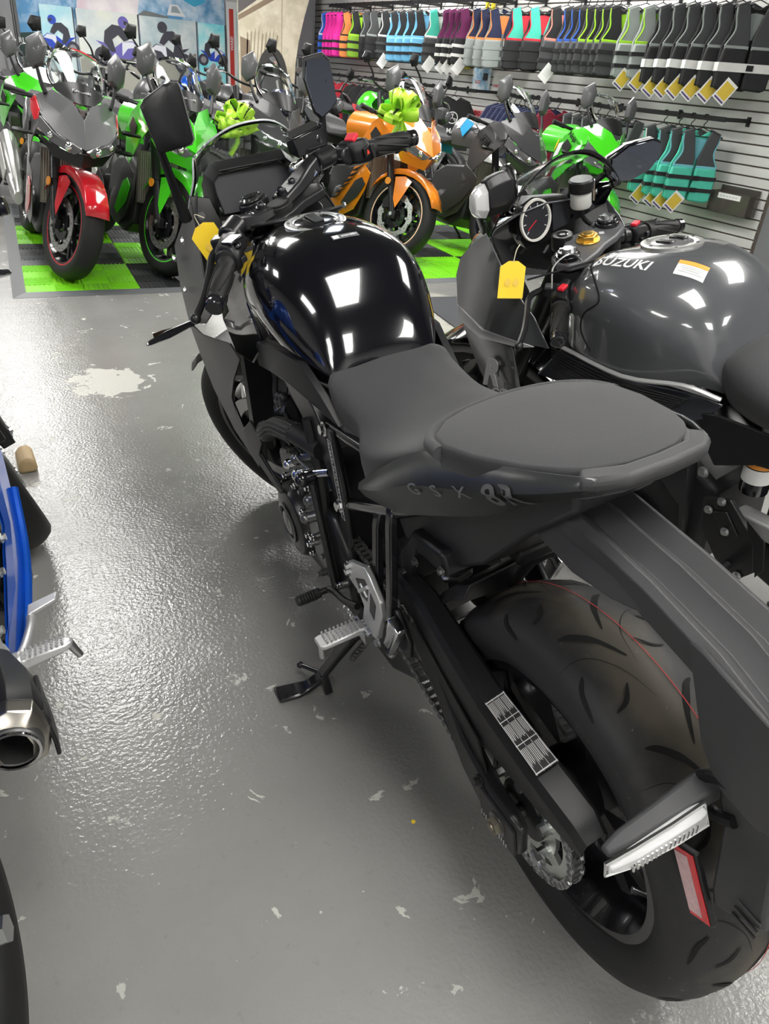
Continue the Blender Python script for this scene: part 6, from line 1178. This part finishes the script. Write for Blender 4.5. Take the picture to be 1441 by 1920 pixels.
ink('helmet_print', disc2(4.60, 1.18, .075), YS-.0055, inkp((.16, .16, .17)), sb); ink('visor_print', [(4.545, 1.20), (4.655, 1.20), (4.645, 1.13), (4.555, 1.13)], YS-.0065, inkp((.45, .3, .24)), sb)
ink('jacket_print', [(4.40, .70), (4.80, .70), (4.74, 1.0), (4.66, 1.10), (4.54, 1.10), (4.45, 1.0)], YS-.0055, inkp((.09, .09, .09)), sb)
ink('sleeve_print', [(4.68, .78), (4.74, .80), (4.72, 1.0), (4.67, .98)], YS-.0065, inkp((.5, .5, .48)), sb)
pil = build('wall_column', [box((5.45, 12.75, 1.42), (.5, .5, 2.85))], WALLD, bevel=.01); pil.name = 'trim_2'; tag(pil, kind='structure')
mc = build('service_cabinet', [box((5.20, 11.95, 1.55), (.36, .20, .50)), box((5.20, 11.84, 1.28), (.30, .02, .04))], mat('cabinet_grey', (.16, .16, .17), .5), bevel=.01); mc.location.z = .0
tag(mc, 'grey box mounted above gear beside the curved stone banner', 'box')
build('box_bracket', [cyl((5.20, 12.0, 0), (5.20, 12.0, 1.3), .02), box((5.20, 11.95, 1.12), (.3, .1, .06))], STEEL, mc)

# ================================================================ slatwall merchandise
RX = 5.52
HUNG = {}
def rail(y0, y1, z, label):
    t = thing('hang_rail', label, 'rail', (RX, (y0+y1)/2, z)); L = (y1-y0)/2; hy = [y-(y0+y1)/2 for y in HUNG.get(z, [])]
    build('rail_bar', [box((0, 0, -.004), (.014, 2*L, .036))], MATTE, t, bevel=.003)
    n = max(2, int((y1-y0)/.6)+1)
    for k in range(n):
        y = -L+.04+(2*L-.08)*k/(n-1)
        y = max([q for q in (y+.01*i for i in range(-14, 15)) if abs(q) <= L-.03], key=lambda q: min([abs(q-h) for h in hy]+[.045]) - abs(q-y)*.02)   # brackets stand between the hooks
        build('rail_bracket', [box(((XW-RX)/2-.004, y, -.004), (XW-RX-.014, .014, .030)), box((XW-RX-.012, y, -.01), (.008, .035, .07))], SATIN, t)
hg0 = None
ARM = lambda u: -.075-.361*abs(u)                    # centre line of a hanger's sloping arm
def hanger(y, z, rot, dx=0., what=''):
    global hg0
    if hg0 is None:
        # the hook goes round the bar and rests on its top edge; the arms carry the garment's shoulders
        hg0 = build('hanger', [tube([V(-.0185, 0, -.004), V(-.0180, 0, .008), V(-.0125, 0, .0170), V(-.006, 0, .0179), V(0, 0, .0178), V(.006, 0, .0179), V(.0125, 0, .0170), V(.0180, 0, .008), V(.0185, 0, -.014), V(.0155, 0, -.034), V(.002, 0, -.048), V(0, 0, -.062), V(0, 0, -.076)], .004, 6, 3), tube([(-.18, 0, ARM(.18)), (0, 0, ARM(0)), (.18, 0, ARM(.18))], .0042, 6, 0, closed=True)], MATTE)
        tag(hg0, 'black plastic clothes hanger hooked on a wall rail', 'hanger', 'hangers on the wall rails'); o = hg0
    else: o = inst(hg0, None)
    o['label'] = ' '.join(('black hanger holding the ' + what).split()[:16]); o['group'] = 'hangers on the wall rails'
    HUNG.setdefault(z, []).append(y)
    o.location = (RX+dx, y, z); o.rotation_euler = rot; return o
def shoulder(s, u0, u1, y, th=.012):
    # cloth folded over the hanger arm, its underside resting on it
    return loft([[(s*u, -y, ARM(u)+.0043), (s*u, y, ARM(u)+.0043), (s*u, y*.8, ARM(u)+.0043+th), (s*u, -y*.8, ARM(u)+.0043+th)] for u in (u0, (u0+u1)/2, u1)])
FAB = {}
def fabm(c, r=.75):
    k = tuple(c)
    if k not in FAB: FAB[k] = mat('fabric_%d_%d_%d' % tuple(int(v*255) for v in c), c, r, bump=.2, bscale=200, var=.12, vscale=14)
    return FAB[k]
VEST = {}
CARD = mat('yellow_card_print', (.72, .52, .06), .5)
def vest(key, y, z, yaw, cols, label, group, tagc=None, scale=1., dx=0., tilt=0., belts=((-.43, .030), (-.52, .030)), lin=None, thin=1., swing=.035):
    up, low, trim, strap = [fabm(c) for c in cols]
    if key not in VEST:
        t = thing('life_vest', label, 'life vest', group=group); t['group'] = group
        OZ = -.012
        H = lambda L, s: [(s*u, w+OZ) for u, w in L]
        def pan(L, s, y0, y1): return prism(H(L, s), y0, y1, 'y')
        build('back_panel', [pan([(-.19, -.60), (.19, -.60), (.185, -.34), (.15, -.26), (.14, -.17), (.148, -.111), (.07, -.086), (.0, -.13), (-.07, -.086), (-.148, -.111), (-.14, -.17), (-.15, -.26), (-.185, -.34)], 1, .009, .034)], low, t, bevel=.008)
        build('back_lining', [pan([(-.08, -.30), (.08, -.30), (.07, -.15), (.0, -.14), (-.07, -.15)], 1, .0065, .010)], fabm(lin) if lin else trim, t)
        for s in (1, -1):
            build('shoulder_strap', [shoulder(s, .070, .148, .033)], up, t, bevel=.004)
            u_ = build('front_panel', [pan([(.010, -.345), (.012, -.29), (.055, -.13), (.072, -.086), (.147, -.111), (.142, -.17), (.128, -.25), (.178, -.345)], s, -.034, -.009)], up, t, bevel=.008)
            build('trim_band', [pan([(.010, -.362), (.010, -.338), (.178, -.338), (.182, -.362)], s, -.040, -.030)], trim, u_, bevel=.003)
            l_ = build('float_panel', [pan([(.010, -.355), (.182, -.355), (.195, -.45), (.19, -.60), (.150, -.615), (.010, -.605)], s, -.050, -.009)], low, t, bevel=.014)
            build('arm_binding', [tube([(s*.147, -.020, -.125), (s*.143, -.028, -.17+OZ), (s*.130, -.032, -.25+OZ), (s*.180, -.032, -.345+OZ)], .006, 6, 4)], trim, u_)
        for zz, bh in belts:
            zz += OZ
            b_ = build('strap', [box((0, -.0515, zz), (.385, .005, bh)), box((.195, -.012, zz), (.006, .084, bh)), box((-.195, -.012, zz), (.006, .084, bh)), box((0, .0355, zz), (.385, .005, bh))], strap, t)
            build('buckle', [box((.03, -.055, zz), (.05, .008, .036))], MATTE, b_, bevel=.002)
        if tagc:
            rot = Matrix.Translation((-.06, -.0575, -.572)) @ Matrix.Rotation(.6, 4, 'Y')
            c_ = build('hang_tag', [xf(box((0, 0, -.075), (.105, .002, .15)), rot)], PAPER, t)
            if tagc == 'y': build('tag_print', [xf(box((0, -.0018, -.07), (.085, .001, .10)), rot)], CARD, c_); build('tag_band', [xf(box((0, -.0018, -.135), (.085, .001, .012)), rot)], inkp((.1, .06, .2)), c_)
            else: build('tag_print', [xf(box((0, -.0018, -.045-.018*k), (.07, .001, .003)), rot) for k in range(4)], inkp((.5, .5, .5)), c_)
        VEST[key] = t; o = t
    else: o = dup(VEST[key])
    rot_ = (0, rr.uniform(-swing, swing), yaw)
    o.location = (RX+dx, y, z+.075*(scale-1)); o.rotation_euler = rot_; o.scale = (scale, scale*thin, scale); o['label'] = label; o['group'] = group
    hanger(y, z, rot_, dx, label); return o
PK, OR, GN, BKc, GY, BL, TL, MR, RDc, CO, WHc, LM, NV, LB, GD = (.85, .03, .38), (.85, .28, .08), (.22, .42, .03), (.018, .018, .02), (.30, .33, .32), (.03, .12, .55), (.06, .5, .38), (.16, .02, .10), (.6, .03, .05), (.75, .25, .2), (.72, .72, .70), (.36, .72, .03), (.02, .025, .07), (.16, .45, .70), (.06, .062, .066)
rr = random.Random(11)
def row(key, ys, cols, label, group, yaw=0., jit=.03, **k):
    for i, y in enumerate(ys): vest(key, y, 1.945, yaw+rr.uniform(-jit, jit), cols, label, group, **k)
row('blue', [11.54], (BL, BL, WHc, BKc), 'blue life vest at the end of the rail beside the pink ones', 'upper rail vests', -.38)
row('pink', [11.40, 11.28, 11.16, 11.04], (PK, PK, PK, BKc), 'hot pink life vest with black straps', 'pink life vests', -.36)
row('orange', [10.84], (OR, OR, BKc, BKc), 'orange life vest between the pink and the green vests', 'upper rail vests', -.40, jit=.06)
row('green', [10.56], (BKc, GN, LM, BKc), 'black and green life vest with lime edging', 'upper rail vests', -.34, jit=.08)
row('blackgrey', [10.28, 10.06], (GD, BKc, GY, BKc), 'black life vest with grey chest trim beside the black and green one', 'black and grey upper vests', -.32, jit=.08)
row('blackwhite', [9.76], (BKc, BKc, WHc, GD), 'black life vest with white V trim and a white tag', 'upper rail vests', -.3, tagc='w', jit=.08)
row('skyblue', [9.53, 9.33, 9.12, 8.92], (BKc, LB, LB, BKc), 'black and sky blue life vest', 'black and sky blue vests', -.36, jit=.08)
row('teal', [8.60], (TL, GD, WHc, BKc), 'charcoal life vest with teal striped shoulders and a white tag', 'upper rail vests', -.46, tagc='w')
row('maroon', [8.32, 8.20, 8.08, 7.96], (MR, BKc, MR, WHc), 'maroon and black life vest with a white tag', 'maroon life vests', -.48, tagc='w')
row('greyorange', [7.74, 7.59, 7.43], (NV, GY, OR, GY), 'navy life vest with orange edging and grey floats', 'navy and orange vests', -.52, jit=.05)
row('tealred', [7.06, 6.78], (TL, BKc, RDc, BKc), 'pale teal and black life vest with a red chest band', 'teal and red vests', -.54, jit=.08)
row('coral', [6.46], (BKc, GD, CO, BKc), 'black life vest with a coral chest band and white tags', 'upper rail vests', -.44, tagc='w')
row('blackblue', [6.28, 6.18, 6.08], (BKc, GD, BL, BKc), 'black life vest with royal blue edging', 'black and blue vests', -.48, thin=.84, jit=.015)
row('blacklime', [5.98, 5.88, 5.78, 5.68], (BKc, GD, LM, BKc), 'black life vest with bright lime edging', 'black and lime vests', -.48, thin=.84, jit=.015)
row('greylime', [5.48], (GY, GY, LM, BKc), 'pale grey and lime life vest turned to the aisle', 'upper rail vests', -.42, tagc='y')
row('greylime2', [5.30], (GY, GY, LM, BKc), 'pale grey life vest half hidden behind the grey and lime one', 'upper rail vests', -.48, tagc='y')
row('mono', [5.12, 4.97, 4.82, 4.67, 4.52, 4.37], (GD, BKc, GY, WHc), 'black and grey life vest with a white belt and yellow tag', 'black and white belted vests', -.52, tagc='y', scale=1.05, belts=((-.47, .055),))
def rowl(key, ys, cols, label, group, yaw=0., **k):
    for i, y in enumerate(ys): vest(key, y, 1.10, yaw+rr.uniform(-.03, .03), cols, label, group, **k)
rowl('lgrey', [6.05, 5.92, 5.79, 5.66, 5.54, 5.40], (GD, GD, GY, BKc), 'dark grey life vest on the lower rail', 'dark grey lower vests', -.5, tagc='w', scale=.95)
AQ = (.16, .48, .55); MINT = (.08, .55, .40)
rowl('aqua', [4.99], (GD, MINT, WHc, BKc), 'mint and slate life vest with an aqua lining turned to the aisle', 'lower rail vests', -.44, tagc='y', scale=1.0, lin=AQ)
rowl('aqua2', [4.83, 4.70, 4.57], (GD, MINT, AQ, BKc), 'slate and mint life vest with aqua edging', 'slate and mint vests', -.5, tagc='y', scale=1.0, lin=AQ)
SH = {}
def shirt(key, y, col, label, group, yaw=-.3, text=None):
    m_ = fabm(col)
    if key not in SH:
        t = thing('hanging_shirt', label, 'shirt', group=group)
        so = [(-.21, -.64), (.21, -.64), (.205, -.27), (.19, -.139), (.07, -.098), (.0, -.14), (-.07, -.098), (-.19, -.139), (-.205, -.27)]
        build('shirt_front', [prism(so, -.030, -.010, 'y')], m_, t, bevel=.006); build('shirt_back', [prism(so, .010, .030, 'y')], m_, t, bevel=.006)
        for s in (1, -1):
            build('shoulder', [shoulder(s, .066, .19, .029)], m_, t, bevel=.004)
            build('side_seam', [box((s*.204, 0, -.45), (.012, .03, .36))], m_, t)
            build('sleeve', [loft([[(s*.188, -.028, -.132), (s*.188, .028, -.132), (s*.20, .02, -.27), (s*.20, -.02, -.27)], [(s*.30, -.02, -.32), (s*.30, .02, -.32), (s*.24, .02, -.36), (s*.24, -.02, -.36)]])], m_, t, bevel=.01)
        build('collar', [tube([(-.07, -.016, -.098), (0, -.028, -.138), (.07, -.016, -.098)], .006, 6, 4)], m_, t)
        if text:
            lettering(text, .075, WHITE, t, basis((0, -.031, -.44), (1, 0, 0), (0, 0, 1)), bold=.02)
            build('ring_logo', [lathe([(.055, -.032), (.065, -.032), (.065, -.030), (.055, -.030)], 24, c=(0, 0, -.30), closed=True)] + [box((r_*cos(a)-q_*sin(a), -.031, -.30+r_*sin(a)+q_*cos(a)), (l_, .002, .006), Matrix.Rotation(-a, 3, 'Y')) for a in (pi/2, pi/2+2.09, pi/2+4.19) for r_, q_, l_ in ((.014, 0, .028), (.042, .009, .030), (.042, -.009, .030), (.028, .0, .006), (.028, .006, .008), (.028, -.006, .008))], WHITE, t)
        SH[key] = t; o = t
    else: o = dup(SH[key])
    o['label'] = label; o['group'] = group; o.location = (RX, y, 1.10); o.rotation_euler = (0, 0, yaw); hanger(y, 1.10, (0, 0, yaw), 0., label)
for y in (11.23, 10.94): shirt('redj', y, (.45, .02, .04), 'red jacket on the lower rail', 'red jackets')
for y in (10.6, 10.41, 10.1, 9.87, 9.66, 9.44, 9.24, 9.04, 8.85, 8.66, 8.48): shirt('blk', y, BKc, 'plain black shirt on the lower rail', 'black shirts', yaw=-.45)
shirt('yam', 8.18, BKc, 'black shirt with white ring emblem and lettering at the rail end', 'lower rail shirts', yaw=-.55, text='YAMAHA')
for y in (7.22, 7.13, 7.04, 6.95, 6.86, 6.77, 6.68, 6.59, 6.50): shirt('nav', y, NV, 'navy shirt on the lower rail', 'navy shirts', yaw=-.4)
shirt('mar', 6.36, (.2, .01, .03), 'dark red shirt between the navy shirts and grey vests', 'lower rail shirts', yaw=-.4)
rail(7.85, 11.64, 1.945, 'black hang rail holding the pink to maroon life vests'); rail(4.2, 7.82, 1.945, 'black hang rail holding the grey and orange to black and white life vests')
rail(7.75, 11.5, 1.10, 'black hang rail of dark jackets and shirts behind the bikes'); rail(4.38, 7.3, 1.10, 'black hang rail of navy shirts, grey vests and aqua vests')
# packaged goods hung flat on the boards
WX = XW-.0155
def card(name, y0, y1, z0, z1, m_, label, cat, th=.012):
    o = build(name, [box((WX-th/2, (y0+y1)/2, (z0+z1)/2), (th, abs(y1-y0), z1-z0))], m_, bevel=.003); return tag(o, label, cat)
def onwall(y, z, th): return basis((WX-th-.001, y, z), (0, -1, 0), (0, 0, 1))
a_ = card('toy_package', 8.35, 8.02, 1.49, 1.74, sky_print('lake_print', (.35, .5, .7), (.75, .8, .85), (.5, .6, .6), 9), 'boxed water tow toy with pink header and lake picture', 'package')
hd = build('header_card', [box((WX-.010, 8.18, 1.77), (.012, .33, .06))], mat('pink_header', (.85, .32, .36), .5), a_, bevel=.003); lettering('AIRHEAD', .058, RED, hd, onwall(8.18, 1.77, .017), bold=.03)
build('yellow_side', [box((WX-.016, 8.39, 1.58), (.02, .07, .34))], mat('yellow_pack', (.85, .68, .03), .5), a_); build('figure_print', [box((WX-.0135, 8.20, 1.60), (.002, .04, .12)), box((WX-.0135, 8.13, 1.61), (.002, .035, .11))], inkp((.35, .08, .07)), a_)
for y in (8.16, 8.05):
    o = build('hand_pump', [cyl((WX-.03, y, 1.80), (WX-.03, y, 2.10), .022), cyl((WX-.03, y, 1.76), (WX-.03, y, 1.80), .03)], mat('yellow_pack', (.85, .68, .03), .5)); tag(o, 'yellow hand pump tube hung above the boxed tow toy', 'pump', 'yellow pumps')
o = card('small_package', 8.58, 8.46, 1.54, 1.68, mat('yellow_pack', (.85, .68, .03), .5), 'small yellow and pink package beside the maroon vests', 'package'); build('pink_print', [box((WX-.0135, 8.52, 1.64), (.002, .09, .05))], inkp((.8, .3, .45)), o)
o = build('rope_bag', [loft([[(WX-.05+.045*cos(a), y, 1.35+.05*sin(a)) for a in [k*2*pi/10 for k in range(10)]] for y in (8.72, 8.66, 8.42, 8.36)])], mat('yellow_pack', (.85, .68, .03), .5, var=.4, vscale=30), bevel=.01); tag(o, 'yellow bag of tow rope on the wall below the small package', 'bag'); build('bag_print', [box((WX-.098, 8.54, 1.35), (.004, .16, .05))], inkp((.35, .2, .55)), o)
for y0, y1, z0, z1, m_, lb, tx in ((8.30, 7.96, 1.10, 1.38, sky_print('sea_print', (.2, .45, .75), (.85, .88, .92), (.6, .75, .85), 6), 'blue and white boxed tow toy under the rope bag', 'SLICE'), (7.90, 7.56, 1.08, 1.27, PAPER, 'white boxed tow harness beside the blue and white box', 'HARNESS')):
    o = card('toy_package', y0, y1, z0, z1, m_, lb, 'package'); lettering(tx, .045, RED, o, onwall((y0+y1)/2+.06, z0+.08, .0125), bold=.02); build('product_print', [box((WX-.0135, (y0+y1)/2-.08, (z0+z1)/2), (.002, .09, .07))], INKD, o)
for y, z, lb in ((8.18, .86, 'black boxed item with pink lettered header below the white boxes'), (7.55, .90, 'dark boxed item with pink lettered header behind the black bike\'s screen')):
    o = card('toy_package', y+.20, y-.20, z-.36, z-.02, NAVY, lb, 'package'); h_ = build('header_card', [box((WX-.010, y, z), (.012, .36, .07))], mat('pink_header', (.85, .32, .36), .5), o, bevel=.003); lettering('AIRHEAD', .062, RED, h_, onwall(y, z, .017), bold=.03)
bn = thing('wall_bin', 'smoky clear plastic leaflet bin with a white label on the slatted wall', 'bin', (WX, 4.29, .42)); SMK = mat('smoked_acrylic', (.10, .09, .08), .15, coat=.6, alpha=.82)
build('bin_body', [box((-.01, 0, .10), (.006, .38, .20)), box((-.07, 0, .003), (.12, .38, .006)), box((-.13, 0, .08), (.006, .38, .16)), box((-.07, .19, .08), (.12, .006, .16)), box((-.07, -.19, .08), (.12, .006, .16))], SMK, bn)
bl_ = build('bin_label', [box((-.1345, .0, .13), (.003, .22, .04))], PAPER, bn)
build('label_print', [box((-.1365, .08-.03*k, .13), (.001, .022, .012)) for k in range(6)], inkp((.6, .6, .6)), bl_)
